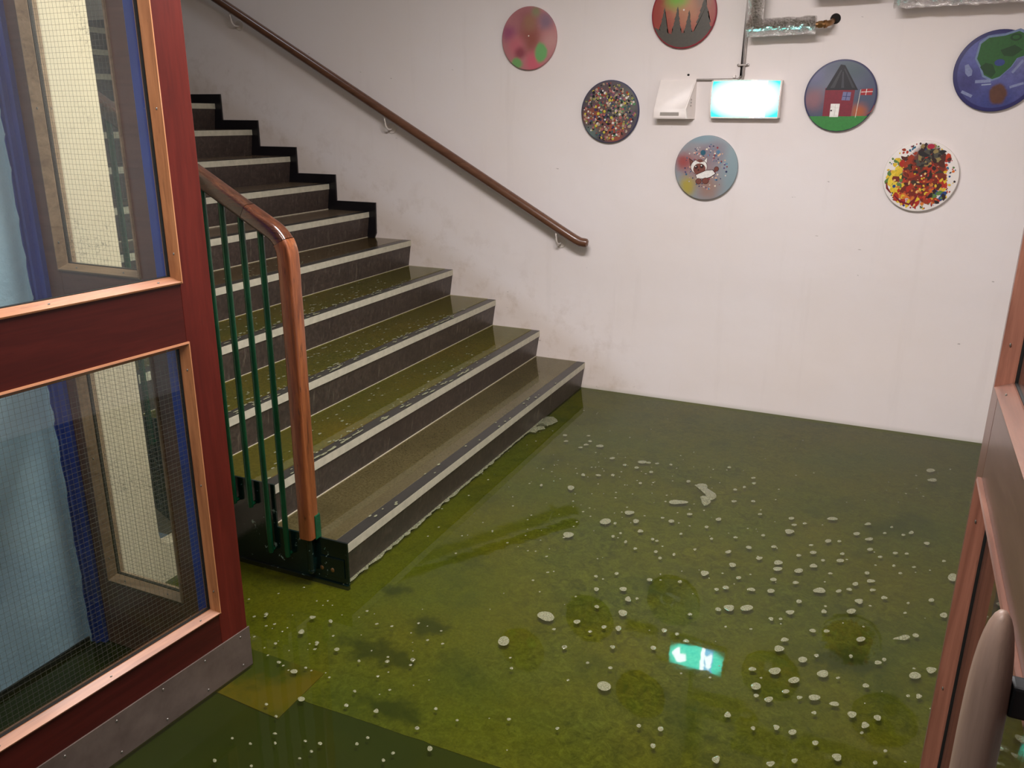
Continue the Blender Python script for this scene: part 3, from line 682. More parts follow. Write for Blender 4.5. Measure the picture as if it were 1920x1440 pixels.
FOAM_SMALL = [(0.71,-1.635,0.006,0.003,0.003,-0.01),(0.736,-1.744,0.007,0.003,0.003,-0.01),(0.755,-1.707,0.0055,0.0025,0.0025,-0.0085),(0.794,-1.766,0.0055,0.003,0.0035,-0.012),(0.884,-1.701,0.007,0.0035,0.003,-0.01),(0.903,-1.707,0.0065,0.003,0.002,-0.0075),(0.843,-1.802,0.0065,0.003,0.0025,-0.01),(0.921,-1.792,0.007,0.0035,0.0025,-0.0105),(0.948,-1.833,0.007,0.003,0.0025,-0.0095),(0.989,-1.784,0.006,0.0025,0.0025,-0.0105),(1.053,-1.712,0.006,0.0025,0.002,-0.008),(1.094,-1.6,0.0065,0.003,0.0015,-0.0095),(0.833,-2.008,0.007,0.003,0.003,-0.01),(1.055,-1.967,0.007,0.0035,0.0025,-0.01),(0.946,-2.137,0.005,0.0025,0.002,-0.008),(0.836,-2.242,0.0075,0.0035,0.0035,-0.0095),(0.895,-2.344,0.0075,0.0035,0.003,-0.0095),(0.752,-2.424,0.0055,0.0025,0.0025,-0.0055),(0.862,-2.387,0.0065,0.003,0.002,-0.006),(1.133,-2.155,0.0075,0.003,0.002,-0.0075),(1.12,-2.283,0.006,0.0025,0.002,-0.0085),(0.816,-2.499,0.0065,0.0035,0.0035,-0.0095),(0.874,-1.505,0.008,0.0035,0.002,-0.007),(1.056,-1.509,0.008,0.004,0.002,-0.01),(0.975,-1.611,0.006,0.003,0.002,-0.0095),(1.178,-1.549,0.008,0.0035,0.0015,-0.0095),(0.908,-2.543,0.005,0.0025,0.002,-0.0055),(0.978,-2.537,0.0065,0.003,0.002,-0.0065),(0.771,-2.058,0.0065,0.003,0.003,-0.008),(1.236,-1.3,0.008,0.0035,0.0015,-0.01),(1.415,-1.309,0.008,0.004,0.001,-0.01),(1.554,-1.409,0.0075,0.0035,0.0005,-0.01),(1.715,-1.261,0.007,0.0035,0,-0.0095),(1.74,-1.194,0.006,0.003,0,-0.009),(1.783,-1.246,0.0075,0.0035,0,-0.0095),(1.275,-1.485,0.008,0.0035,0.0015,-0.01),(1.456,-1.489,0.008,0.0035,0.0005,-0.009),(1.421,-1.592,0.0085,0.004,0.0015,-0.011),(1.571,-1.509,0.0085,0.004,0.001,-0.0105),(1.703,-1.474,0.0085,0.004,0.0005,-0.0095),(1.795,-1.405,0.0075,0.004,-0.0005,-0.01),(1.508,-1.592,0.0075,0.0035,0.001,-0.0095),(1.54,-1.681,0.008,0.0035,0.0005,-0.0075),(1.412,-2.056,0.006,0.0025,0.001,-0.007),(1.538,-2.214,0.007,0.003,0.001,-0.009),(1.635,-2.173,0.006,0.0025,0.0005,-0.0095),(1.729,-2.148,0.0065,0.003,0.0005,-0.0095),(1.922,-1.407,0.007,0.003,-0.0005,-0.0095),(1.819,-1.503,0.0075,0.003,-0.0005,-0.007),(1.751,-1.523,0.0065,0.003,0,-0.009),(1.773,-1.572,0.007,0.003,0,-0.008),(1.788,-1.845,0.006,0.003,0,-0.007),(1.798,-1.775,0.005,0.0025,0,-0.008),(1.606,-2.301,0.006,0.003,0,-0.006),(1.41,-2.624,0.006,0.0025,0.001,-0.008),(1.716,-2.623,0.0055,0.0025,0,-0.008),(1.739,-2.567,0.005,0.002,0,-0.006),(1.795,-2.302,0.0055,0.0025,0,-0.0065),(1.68,-2.52,0.005,0.0025,0.0005,-0.0055),(0.59,-2.914,0.005,0.002,0.003,-0.0055),(0.419,-2.75,0.007,0.003,0.004,-0.0065),(0.816,-2.498,0.0075,0.0035,0.0035,-0.0095),(0.709,-2.663,0.005,0.0025,0.0025,-0.0055),(1.125,-2.744,0.006,0.003,0.002,-0.007),(0.793,-2.868,0.005,0.002,0.0025,-0.0055),(0.581,-3.002,0.006,0.0025,0.003,-0.0045),(0.666,-2.931,0.004,0.002,0.002,-0.004),(0.668,-0.967,0.011,0.005,0.003,-0.0115),(0.323,-0.823,0.0095,0.0045,0.0045,-0.013),(0.708,-1.069,0.0095,0.0045,0.0035,-0.0125),(0.89,-1.099,0.009,0.004,0.003,-0.0145),(0.298,-1.421,0.0065,0.003,0.0045,-0.012),(1.03,-0.859,0.009,0.0045,0.002,-0.0115),(1.153,-0.935,0.01,0.0045,0.002,-0.011),(1.165,-0.994,0.009,0.004,0.002,-0.012),(1.132,-1.054,0.0075,0.0035,0.0015,-0.012),(1.099,-1.099,0.0085,0.004,0.002,-0.012),(1.191,-1.186,0.009,0.0045,0.002,-0.011),(0.572,-1.041,0.0095,0.0045,0.0035,-0.011),(0.632,-1.048,0.0095,0.0045,0.004,-0.014),(0.431,-1.234,0.0085,0.0035,0.0055,-0.0155),(0.556,-1.178,0.008,0.0035,0.004,-0.0135),(0.696,-1.211,0.0075,0.0035,0.0035,-0.0115),(0.708,-0.959,0.0085,0.004,0.0025,-0.0105),(0.771,-0.945,0.0075,0.0035,0.0025,-0.01),(0.177,-0.799,0.011,0.005,0.006,-0.015),(0.211,-0.874,0.011,0.0055,0.004,-0.011),(0.307,-0.923,0.011,0.005,0.0035,-0.011),(0.291,-0.755,0.0095,0.0045,0.0035,-0.0095),(0.071,-2.687,0.0065,0.0025,0.0055,-0.008),(-0.146,-2.743,0.0065,0.003,0.0055,-0.0065),(0.102,-2.801,0.0065,0.003,0.0045,-0.0055),(-0.013,-2.859,0.005,0.0025,0.004,-0.005),(0.353,-2.79,0.0065,0.003,0.004,-0.0065),(0.419,-2.751,0.0065,0.0035,0.0035,-0.0065),(0.274,-2.824,0.0045,0.002,0.0035,-0.0055),(0.058,-2.93,0.006,0.0025,0.005,-0.0055),(0.148,-2.918,0.0045,0.002,0.0035,-0.004),(0.149,-3.096,0.0045,0.002,0.0035,-0.0045),(0.355,-3.006,0.006,0.0025,0.004,-0.006),(0.342,-2.946,0.0045,0.002,0.0035,-0.005),(0.582,-3.003,0.0055,0.0025,0.0035,-0.006),(0.206,-3.124,0.0045,0.002,0.0035,-0.004),(0.247,-3.179,0.005,0.0025,0.003,-0.0035),(0.271,-3.207,0.0035,0.0015,0.004,-0.0045),(0.213,-3.236,0.004,0.0015,0.003,-0.004),(0.156,-3.24,0.004,0.0015,0.003,-0.0035),(0.338,-3.168,0.0045,0.002,0.003,-0.0035),(0.379,-3.159,0.0055,0.0025,0.004,-0.005),(0.468,-3.12,0.0045,0.002,0.0035,-0.005),(0.481,-3.089,0.0045,0.002,0.003,-0.0045),(0.376,-3.192,0.0045,0.002,0.003,-0.004),(0.364,-3.225,0.004,0.002,0.0025,-0.003),(0.563,-3.141,0.0045,0.002,0.0035,-0.005),(0.572,-3.109,0.0045,0.002,0.003,-0.005),(0.171,-3.321,0.005,0.002,0.0045,-0.005),(0.269,-3.297,0.004,0.002,0.003,-0.004)]

# ------------------------------------------------------------------ flood water
bm = bmesh.new()
def quad(bm, x0, y0, x1, y1, z):
    bm.faces.new([bm.verts.new(p) for p in ((x0, y0, z), (x1, y0, z), (x1, y1, z), (x0, y1, z))])
quad(bm, -0.60, -5.6, 2.42, -W-0.013, ZW); quad(bm, -U-0.002, -W-0.013, 2.42, 0.0, ZW)
bmesh.ops.remove_doubles(bm, verts=bm.verts, dist=0.0001)
wt = obj('flood_water', bm, M['water']); tag(wt, 'green dyed flood water covering the lobby floor', 'water', None, 'stuff')
bm = bmesh.new(); bm2 = bmesh.new()
for k in range(1, 6):
    b = bm2 if k in (1, 5) else bm
    xn = -(k-1)*G; z = k*R_
    # the film thins out towards its edges
    x0, x1 = xn-G-U+0.002, xn-0.051
    quad(b, x0, -W+0.003, x1, -0.002, z+(0.0030 if 1 < k < 5 else 0.0022))
wf = obj('water_film', bm, M['film'])
tag(wf, 'thin green water running over the second to fourth steps', 'water', None, 'stuff')
wf = obj('water_film', bm2, M['film_thin'])
tag(wf, 'thin clear water wetting the lowest and fifth steps', 'water', None, 'stuff')

# ------------------------------------------------------------------ foam
def fleck(bm, cx, cy, ax, ay, bx_, by, h, n=14, rr=rnd, z=ZW, wob=0.12):
    ph = rr.uniform(0, 6.28); w3 = rr.uniform(0, wob); w2 = rr.uniform(0, wob)
    def P(s, t_, zz):
        k = s*(1+w2*math.cos(2*t_+ph)+w3*math.cos(3*t_+2*ph))
        return (cx+k*(ax*math.cos(t_)+bx_*math.sin(t_)), cy+k*(ay*math.cos(t_)+by*math.sin(t_)), zz)
    rings = [[bm.verts.new(P(s, 2*pi*i/n, z+zz)) for i in range(n)] for s, zz in ((1.0, 0.0002), (0.80, h*0.8), (0.45, h))]
    for a, b in zip(rings, rings[1:]):
        for i in range(n): bm.faces.new((a[i], a[(i+1) % n], b[(i+1) % n], b[i]))
    bm.faces.new(rings[-1]); bm.faces.new(rings[0][::-1])
def blob_poly(bm, poly, h, z=ZW):
    c = Vector((sum(p[0] for p in poly)/len(poly), sum(p[1] for p in poly)/len(poly)))
    A = [bm.verts.new((p[0], p[1], z-0.0004)) for p in poly]
    B = [bm.verts.new((c.x+(p[0]-c.x)*0.93, c.y+(p[1]-c.y)*0.93, z+h)) for p in poly]
    n = len(poly)
    for i in range(n): bm.faces.new((A[i], A[(i+1) % n], B[(i+1) % n], B[i]))
    f = bm.faces.new(B); bmesh.ops.triangulate(bm, faces=[f])
special = {16: 'largest pale foam patch left of the sign reflection, floating alone',
           73: 'long tail-shaped foam patch floating near the foot of the right door',
           107: 'rounded rectangular foam patch floating below and left of the sign reflection',
           110: 'slim level foam streak just left of the forked foam patch',
           106: 'round foam patch between the middle of the floor and the mahogany door foot',
           0: 'pointed foam patch floating in mid floor, in front of the forked one',
           1: 'teardrop foam fleck floating nearest the lowest step'}
for i, q in enumerate(FOAM_BIG):
    cx, cy, ax, ay, b0, b1 = q
    bm = bmesh.new()
    if i == 73:
        pl = []
        for t_ in range(22):
            a = 2*pi*t_/22; u = math.cos(a); v = math.sin(a); wv = v*(0.32+0.55*(1/(1+math.exp(-5*(u-0.05)))))
            pl.append((u, -wv-0.25*u))
        poly = [(cx+u*ax+v*b0*1.0, cy+u*ay-v*b1*-1.0) for u, v in pl]
        blob_poly(bm, poly, 0.0018)
    else:
        fleck(bm, cx, cy, ax, ay, b0, b1, 0.0007, 16, wob=0.15)
    o = obj('foam_fleck', bm, M['foam'], smooth=True)
    if i in special: tag(o, special[i], 'foam')
    else:
        big_ = 'larger' if math.hypot(ax, ay) > 0.0125 else 'small'
        if cy < -3.0: wh_ = 'inside the doorway on the dark floor'
        else:
            a_ = 'beside the steps' if cx < 0.5 else 'in the middle of the lobby' if cx < 1.05 else 'right of the forked patch' if cx < 1.5 else 'near the right door'
            b_ = 'far, towards the back wall' if cy > -1.2 else 'level with the forked patch' if cy > -1.65 else 'in mid distance' if cy > -2.15 else 'level with the sign reflection' if cy > -2.5 else 'near, towards the doorway'
            wh_ = a_+', '+b_
        tag(o, big_+' foam fleck '+wh_, 'foam', big_+' foam flecks '+wh_)
bm = bmesh.new()
blob_poly(bm, [(0.931, -1.139), (0.931, -1.118), (0.938, -1.104), (0.953, -1.094), (0.968, -1.093), (0.979, -1.110), (0.983, -1.136), (1.005, -1.155), (1.029, -1.178), (1.036, -1.20), (1.038, -1.221), (1.030, -1.243), (1.02, -1.256), (1.026, -1.27), (1.024, -1.287), (1.019, -1.308), (1.008, -1.321), (0.992, -1.298), (0.984, -1.27), (0.973, -1.244), (0.983, -1.228), (0.996, -1.227), (0.99, -1.21), (0.974, -1.190), (0.955, -1.165)][::-1], 0.002)
tag(obj('foam_fleck', bm, M['foam'], smooth=True), 'large forked foam patch floating in the middle of the lobby floor', 'foam')
bm = bmesh.new()
blob_poly(bm, [(-0.022, -0.881), (-0.018, -0.775), (-0.020, -0.619), (-0.018, -0.575), (0.019, -0.563), (0.050, -0.590), (0.071, -0.624), (0.060, -0.66), (0.058, -0.682), (0.045, -0.70), (0.048, -0.717), (0.004, -0.687), (-0.005, -0.705), (-0.012, -0.742), (-0.003, -0.755), (0.015, -0.733), (0.035, -0.735), (0.05, -0.757), (0.025, -0.79), (0.025, -0.832), (-0.006, -0.833)][::-1], 0.002)
tag(obj('foam_fleck', bm, M['foam'], smooth=True), 'ragged foam patch clinging to the foot of the lowest step near the back wall', 'foam')
rr = random.Random(21)
bm = bmesh.new()
for q in FOAM_SMALL: fleck(bm, *q, 0.0018, 9, rr)
for i in range(260):
    x = rr.uniform(0.05, 2.1); y = rr.uniform(-3.0, -0.3)
    if rr.random() < 0.45: x = 0.6+rr.gauss(0, .45); y = rr.uniform(-2.0, -0.7)
    if x < 0.0: continue
    s = rr.uniform(0.0014, 0.0042); fleck(bm, x, y, s*1.3, s*0.4, 0.2*s, -s*1.4, 0.001, 7, rr)
for i in range(60):
    x = rr.uniform(-0.3, 0.5); y = rr.uniform(-2.95, -2.55); s = rr.uniform(0.0015, 0.004); fleck(bm, x, y, s*1.3, s*.4, .2*s, -s*1.4, 0.001, 7, rr)
tag(obj('foam_specks', bm, M['foam'], smooth=True), 'scattered tiny foam specks on the floor water', 'foam', None, 'stuff')
# lather along the foot of the lowest riser
bm = bmesh.new(); y = -W-0.01; pa = []; pb = []
while y < -0.62:
    w = 0.004+0.014*rr.random()*(1.0 if y < -1.2 else 0.45); pa.append((-U+0.001, y)); pb.append((-U+0.003+w, y)); y += rr.uniform(0.012, 0.03)
for i in range(len(pa)-1):
    vs = [bm.verts.new((*p, ZW+zz)) for p, zz in ((pa[i], 0.0045), (pb[i], 0.0006), (pb[i+1], 0.0006), (pa[i+1], 0.0045))]
    bm.faces.new(vs)
bmesh.ops.remove_doubles(bm, verts=bm.verts, dist=0.0002)
tag(obj('lather_line', bm, M['foam']), 'thin foam line along the foot of the lowest step', 'foam', None, 'stuff')
# flecks on the running steps
bm = bmesh.new()
for k, n in ((1, 26), (2, 130), (3, 230), (4, 240), (5, 60)):
    for i in range(n):
        xn = -(k-1)*G; z = k*R_+0.003
        if k == 1: x = xn-rr.uniform(0.004, 0.05); y = -2.35+1.9*rr.random()
        elif rr.random() < (0.45 if k < 5 else 0.2): x = xn-rr.uniform(0.030, 0.065); y = -2.45+2.2*rr.random()
        else: x = xn-rr.uniform(0.04, 0.28); y = -2.4+1.9*rr.random()
        s = rr.uniform(0.002, 0.0065); fleck(bm, x, y, s*1.0, s*.3, .2*s, -s*1.7, 0.001, 7, rr, z)
for k, n in ((2, 34), (3, 40), (4, 16)):
    for i in range(n):   # lather caught on the front edge
        xn = -(k-1)*G; y = -2.4+(1.9 if k > 2 else 1.5)*rr.random(); s = rr.uniform(0.005, 0.011)
        fleck(bm, xn-rr.uniform(0.006, 0.026), y, s*0.6, 0, 0, -s*rr.uniform(1.4, 3), 0.0015, 9, rr, k*R_+0.003)
tag(obj('foam_specks', bm, M['foam'], smooth=True), 'foam specks washed along the wet steps', 'foam', None, 'stuff')
# thin threads of water over the risers
bm = bmesh.new()
for k, n in ((2, 44), (3, 34)):
    for i in range(n):
        y = -1.95+1.6*rr.random()**0.8 if k == 2 else -1.6+1.3*rr.random(); z1 = k*R_-0.036; z0 = z1-rr.uniform(0.02, 0.085)
        x = -(k-1)*G-0.004
        tube(bm, [(x-0.001, y, z1), (x-0.013-0.0*U, y, z0)], [0.0011, 0.0006], 6)
tag(obj('water_threads', bm, M['drip'], smooth=True), 'thin threads of water running down the lower risers', 'water', None, 'stuff')

# ------------------------------------------------------------------ round paintings on the back wall
def art_mat(name, base, blobs, tex=0.0, rough=0.45, cx=0, cz=0, r=0.165, edge=None):
    """hand painted disc: soft colour clouds, given as (u, v, radius, softness, colour) with u, v in disc radii"""
    t = NT(name); v = t.mapping(); c = base
    w = t.noise(v, 14, 5, 0.6); off = t.mr(w, 0.2, 0.8, -0.25, 0.25)
    for (u, vv, rad, soft, col) in blobs:
        if isinstance(rad, tuple): rx, rz = rad
        else: rx = rz = rad
        q = t.dist(v, (u*r, 0, vv*r), (1/(rx*r), 0, 1/(rz*r)))
        if soft > 0.2: q = t.math('ADD', q, off)
        c = t.mix(t.mr(q, max(0.0, 1-soft), 1.0+soft*0.3, 1.0, 0.0, True), c, col)
    if tex: c = t.mix(t.mr(t.noise(v, 60, 5, 0.7), 0.4, 0.7, 0, tex), c, srgb(20, 20, 30), 'MIX')
    if edge:
        q = t.dist(v, (0, 0, 0), (1/r, 0, 1/r)); c = t.mix(t.mr(q, 0.955, 0.975), c, edge)
    return t.bsdf(c, rough, 0, t.bump(t.noise(v, 120, 4), 0.25, 0.001), 0.4)
def vcol_mat():
    t = NT('brushed_paint'); a = t.n('ShaderNodeAttribute'); a.attribute_name = 'Col'; v = t.mapping()
    c = t.mix(t.mr(t.noise(v, 90, 5, 0.7, 0.5), 0.35, 0.75, 0, 0.30), a.outputs['Color'], srgb(30, 26, 30))
    return t.bsdf(c, 0.4, 0, t.bump(t.noise(v, 200, 3), 0.2, 0.001), 0.4)
M['paint'] = vcol_mat()
def disc(label, cx, cz, r, mat, shapes=None, th=0.020, group=None):
    root = thing('round_painting', label, 'painting', (cx, -0.001, cz))
    n = 72; prof = [(r*0.97, 0.0), (r, -0.003), (r, -th+0.004), (r*0.985, -th+0.0008), (r*0.96, -th)]
    bm = bmesh.new(); rings = [[bm.verts.new((a*math.cos(2*pi*i/n), y, a*math.sin(2*pi*i/n))) for i in range(n)] for a, y in prof]
    for A, B in zip(rings, rings[1:]):
        for i in range(n): bm.faces.new((A[i], A[(i+1) % n], B[(i+1) % n], B[i]))
    bm.faces.new(rings[0]); bm.faces.new(rings[-1])
    obj('canvas_board', bm, mat, root, smooth=True, world=False)
    if shapes:
        bm = bmesh.new(); lay = bm.loops.layers.float_color.new('Col'); y = -th-0.0002
        for poly, col in shapes:
            y -= 0.0000035 if len(shapes) > 80 else 0.00004
            f = bm.faces.new([bm.verts.new((u*r, y, w*r)) for u, w in poly])
            for l_ in f.loops: l_[lay] = col
        bmesh.ops.triangulate(bm, faces=[f for f in bm.faces if len(f.verts) > 4])
        me = bpy.data.meshes.new('painted_design')
        bm.to_mesh(me); bm.free(); me.materials.append(M['paint'])
        o = bpy.data.objects.new('painted_design', me); COL.objects.link(o); o.parent = root
    return root
def circ(u, v, r, n=10, sy=1.0, ph=0, wob=0, rr=rnd):
    return [(u+r*(1+wob*rr.uniform(-1, 1))*math.cos(2*pi*i/n+ph), v+sy*r*(1+wob*rr.uniform(-1, 1))*math.sin(2*pi*i/n+ph)) for i in range(n)]
def stroke(pts, w):
    L = []; Rr = []
    for i, p in enumerate(pts):
        a = pts[max(0, i-1)]; b = pts[min(len(pts)-1, i+1)]; dx, dy = b[0]-a[0], b[1]-a[1]; d = math.hypot(dx, dy) or 1
        ww = w*(0.5 if i in (0, len(pts)-1) else 1.0)
        L.append((p[0]-dy/d*ww, p[1]+dx/d*ww)); Rr.append((p[0]+dy/d*ww, p[1]-dx/d*ww))
    return L+Rr[::-1]
# 1 pink clouds
m1 = art_mat('pink_cloud_paint', srgb(176, 118, 120), [(-0.1, 0.6, .6, .8, srgb(156, 100, 104)), (0.1, 0.0, (.55, .6), .9, srgb(142, 82, 72)), (0.05, 0.5, .35, .9, srgb(150, 108, 88)), (-0.75, 0.2, .35, .9, srgb(150, 84, 110)), (0.6, 0.5, .35, .9, srgb(132, 104, 120)),
    (-0.45, -0.25, .38, .9, srgb(188, 104, 114)), (-0.3, -0.45, .25, .8, srgb(140, 72, 82)), (0.75, -0.1, .4, .9, srgb(184, 136, 132)), (0.2, -0.75, .4, .8, srgb(196, 96, 110)), (0.45, -0.45, (.24, .36), .35, srgb(108, 162, 100)), (-0.42, -0.78, (.24, .2), .5, srgb(112, 158, 96)), (0.25, 0.82, .2, .8, srgb(136, 130, 100))])
disc('round pink painting with two green blotches, left of the others', -0.387, 1.993, 0.164, m1, [(circ(0, 0.08, .025, 8), srgb(240, 225, 215))])
# 2 fir trees
m2 = art_mat('red_sunset_paint', srgb(150, 66, 56), [(0.1, 0.25, (.75, .8), .9, srgb(176, 124, 92)), (-0.25, 0.55, (.5, .45), .8, srgb(112, 168, 60)), (0.55, 0.5, (.3, .6), .9, srgb(132, 104, 86)), (0.0, -0.95, (.9, .5), .5, srgb(96, 58, 52))], edge=srgb(140, 30, 44))
firc = srgb(72, 66, 56); sh2 = []
def fir(u, top, base, hw):
    L = []; n = 9
    for i in range(n):
        t_ = i/(n-1); w = hw*(t_**1.1); zz = top+(base-top)*t_
        L.append((u-w-(0.012 if i % 2 else 0), zz)); L.append((u-w*0.86, zz-0.01))
    Rr = [(2*u-p[0], p[1]) for p in L[::-1]]
    return [(a*min(1, .955/max(.01, math.hypot(a, b))), b*min(1, .955/max(.01, math.hypot(a, b)))) for a, b in L+Rr]
disc_r2 = 0.165
for u, tp, bs, hw in ((-0.60, .20, -.78, .21), (-0.19, .22, -.80, .22), (0.17, .10, -.85, .20), (0.62, .52, -.75, .36)):
    sh2.append((fir(u, tp, bs, hw), firc))
hill = [(-0.90, -0.36), (-0.62, -0.50), (-0.32, -0.58), (0.05, -0.55), (0.35, -0.52), (0.7, -0.45), (0.90, -0.38)] + [(0.965*math.cos(a), 0.965*math.sin(a)) for a in [(-0.42-0.2285*i) for i in range(11)]]
sh2.append((hill, firc)); sh2.append((circ(0, 0.10, .028, 8), srgb(238, 226, 214)))
disc('round painting of dark fir trees against a red and green sky', 0.472, 2.087, 0.167, m2, sh2)
# 3 dots
m3 = art_mat('dark_mauve_paint', srgb(78, 72, 78), [(-.5, -.2, .5, .9, srgb(140, 76, 56)), (.4, .2, .5, .9, srgb(104, 108, 84)), (.2, -.6, .45, .9, srgb(160, 84, 60)), (-.1, .5, .5, .9, srgb(96, 72, 76)), (-.7, -.7, .4, .8, srgb(96, 112, 108))], edge=srgb(50, 52, 84))
rr = random.Random(4); sh = []
pal = [srgb(24, 26, 34)]*6+[srgb(180, 156, 130)]*4+[srgb(226, 216, 206)]*2+[srgb(176, 104, 100)]*3+[srgb(150, 66, 52)]*2+[srgb(60, 54, 90)]*2+[srgb(150, 150, 80)]*2+[srgb(84, 140, 92)]+[srgb(206, 186, 66)]+[srgb(120, 80, 110)]*2+[srgb(90, 84, 80)]*4+[srgb(58, 88, 96)]*2
for i in range(620):
    a = rr.uniform(0, 2*pi); q = math.sqrt(rr.random())*0.90; sh.append((circ(q*math.cos(a), q*math.sin(a), rr.uniform(.020, .050), 8), rr.choice(pal)))
disc('round dark painting covered with small multicoloured dots', 0.098, 1.608, 0.164, m3, sh)
# 4 small dog among dots
m4 = art_mat('blue_grey_rose_paint', srgb(136, 146, 152), [(-.2, .1, (.75, .8), .9, srgb(150, 116, 116)), (-.75, .2, .35, .9, srgb(152, 76, 74)), (.2, .5, .5, .9, srgb(126, 118, 128)), (-.55, -.6, .38, .8, srgb(168, 152, 72)), (.1, -.6, .5, .9, srgb(150, 122, 112)), (.85, 0, (.3, .9), .8, srgb(132, 150, 156)), (-.2, .95, (.6, .25), .8, srgb(124, 146, 156))])
sh = []; rr = random.Random(9)
pal = [srgb(206, 196, 190), srgb(60, 100, 130), srgb(44, 50, 90), srgb(220, 180, 150), srgb(96, 140, 170), srgb(210, 150, 140), srgb(150, 60, 70), srgb(90, 70, 120), srgb(230, 214, 190)]
for i in range(130):
    a = rr.uniform(0, 2*pi); q = 0.30+0.42*rr.random(); u = q*math.cos(a)*0.95; w = q*math.sin(a)+0.02; sh.append((circ(u, w, rr.uniform(.013, .034), 8), rr.choice(pal)))
sh += [(circ(-0.12, .47, .085, 10), srgb(44, 96, 116)), (circ(.36, .50, .06, 10), srgb(90, 130, 160))]
br = srgb(122, 70, 60); wh = srgb(236, 232, 226); ol = srgb(60, 30, 28)
sh += [([(-.50, .06), (-.56, .30), (-.38, .18)], ol), ([(-.49, .08), (-.54, .26), (-.40, .17)], br), ([(-.06, .24), (.02, .36), (.03, .16)], ol), ([(-.06, .22), (.015, .33), (.02, .16)], wh),
       (circ(-.22, .03, .27, 18, .88), ol), (circ(-.22, .03, .255, 18, .88), wh), (circ(-.20, -.04, .20, 16, .9), br), ([(-.34, .22), (-.2, .27), (-.06, .2), (-.2, .16)], br),
       (circ(-.31, .02, .06, 10), ol), (circ(-.13, .05, .065, 10), ol), (circ(-.325, .04, .02, 6), wh), (circ(-.145, .07, .022, 6), wh), (circ(-.23, -.07, .028, 8), ol),
       ([(-.32, -.22), (.02, -.06), (.24, -.04), (.34, -.16), (.20, -.28), (.02, -.34), (-.26, -.36)], ol), ([(-.30, -.23), (.02, -.08), (.22, -.06), (.31, -.16), (.18, -.26), (.02, -.32), (-.25, -.34)], wh),
       (circ(-.20, -.42, .10, 12), ol), (circ(-.20, -.42, .085, 12), br), (circ(.02, -.40, .115, 12, .9), ol), (circ(.02, -.40, .10, 12, .9), br), (circ(.34, -.02, .08, 10), ol), (circ(.34, -.02, .066, 10), br)]
disc('round blue-grey painting of a small brown and white dog among dots, below the lit sign', 0.644, 1.327, 0.166, m4, sh)
# 5 red house with a flag
m5 = art_mat('dusk_sky_paint', srgb(78, 84, 104), [(-.3, .3, (.9, .5), .9, srgb(104, 106, 122)), (-.75, -.1, .4, .9, srgb(134, 96, 104)), (.55, -.45, .3, .9, srgb(168, 92, 60)), (.2, .75, .5, .9, srgb(70, 84, 92)), (-.75, .55, .35, .9, srgb(100, 100, 130))], edge=srgb(52, 52, 88))
rd = srgb(126, 34, 50); grass = [(-.80, -.575), (.83, -.555)]+[(0.985*math.cos(a), 0.985*math.sin(a)) for a in [(-0.60-0.194*i) for i in range(11)]]
sh = [(grass, srgb(56, 132, 60)), ([(-.43, -.57), (-.43, .22), (.39, .22), (.36, -.57)], rd), ([(-.43, .16), (-.43, .20), (.39, .20), (.39, .16)], srgb(90, 24, 36)),
      ([(-.43, .16), (-.08, .86), (.04, .84), (.47, .16)], srgb(30, 30, 36)), ([(-.30, .22), (-.06, .72), (-.03, .70), (-.18, .22)], srgb(62, 62, 66)), ([(.30, .22), (.02, .74), (.05, .75), (.38, .22)], srgb(56, 56, 62)), ([(.0, .22), (-.01, .66), (.02, .66), (.08, .22)], srgb(64, 64, 70)),
      ([(-.23, -.59), (-.23, -.22), (.02, -.22), (.01, -.59)], wh), (stroke([(-.10, -.25), (-.10, -.57)], .006), srgb(170, 160, 160)), (circ(-.20, -.41, .025, 8), srgb(60, 30, 40)),
      ([(.05, -.12), (.07, .11), (.29, .10), (.28, -.13)], srgb(116, 118, 156)), (stroke([(.165, -.12), (.18, .10)], .016), srgb(40, 46, 96)), (stroke([(.07, -.01), (.28, -.02)], .016), srgb(40, 46, 96)),
      (stroke([(.485, -.60), (.54, .17)], .015), srgb(222, 212, 196)), ([(.55, .02), (.56, .18), (.87, .20), (.86, .02)], srgb(166, 38, 42)), (stroke([(.56, .10), (.87, .115)], .017), wh), (stroke([(.69, .02), (.70, .19)], .017), wh),
      (stroke([(.74, -.56), (.9, -.42), (.96, -.25)], .014), srgb(150, 70, 60))]
disc('round painting of a red house with black roof and a flag on green grass', 1.270, 1.687, 0.167, m5, sh)
# 6 splattered paint
m6 = art_mat('white_ground_paint', srgb(226, 218, 212), [(.0, .1, (.52, .85), .35, srgb(104, 52, 40)), (-.1, -.2, (.55, .6), .45, srgb(150, 58, 36)), (.15, .6, (.32, .35), .5, srgb(60, 48, 44))])
rr = random.Random(12); sh = []
def spl(n, fu, cols, r0, r1, n_=9, wob=.35, elong=2.2):
    for i in range(n):
        u, w = fu(); r_ = rr.uniform(r0, r1); a = rr.uniform(0, pi); e = rr.uniform(1, elong)
        P = [(u+r_*(math.cos(t_)*e*math.cos(a)-math.sin(t_)*math.sin(a))*(1+wob*rr.uniform(-1, 1)), w+r_*(math.cos(t_)*e*math.sin(a)+math.sin(t_)*math.cos(a))*(1+wob*rr.uniform(-1, 1))) for t_ in [2*pi*j/n_ for j in range(n_)]]
        if all(p[0]**2+p[1]**2 < .93 for p in P): sh.append((P, rr.choice(cols)))
ye, red, dk, bl_, gn, pk = srgb(226, 190, 52), srgb(176, 48, 34), srgb(52, 36, 34), srgb(40, 70, 130), srgb(96, 130, 70), srgb(204, 96, 110)
rim = lambda: (lambda a, q: (q*math.cos(a), q*math.sin(a)))(rr.uniform(0, 2*pi), rr.uniform(.62, .93))
spl(150, rim, [bl_, pk, red, gn, ye, srgb(60, 110, 140), dk], .010, .032, 8, .2, 1.5)
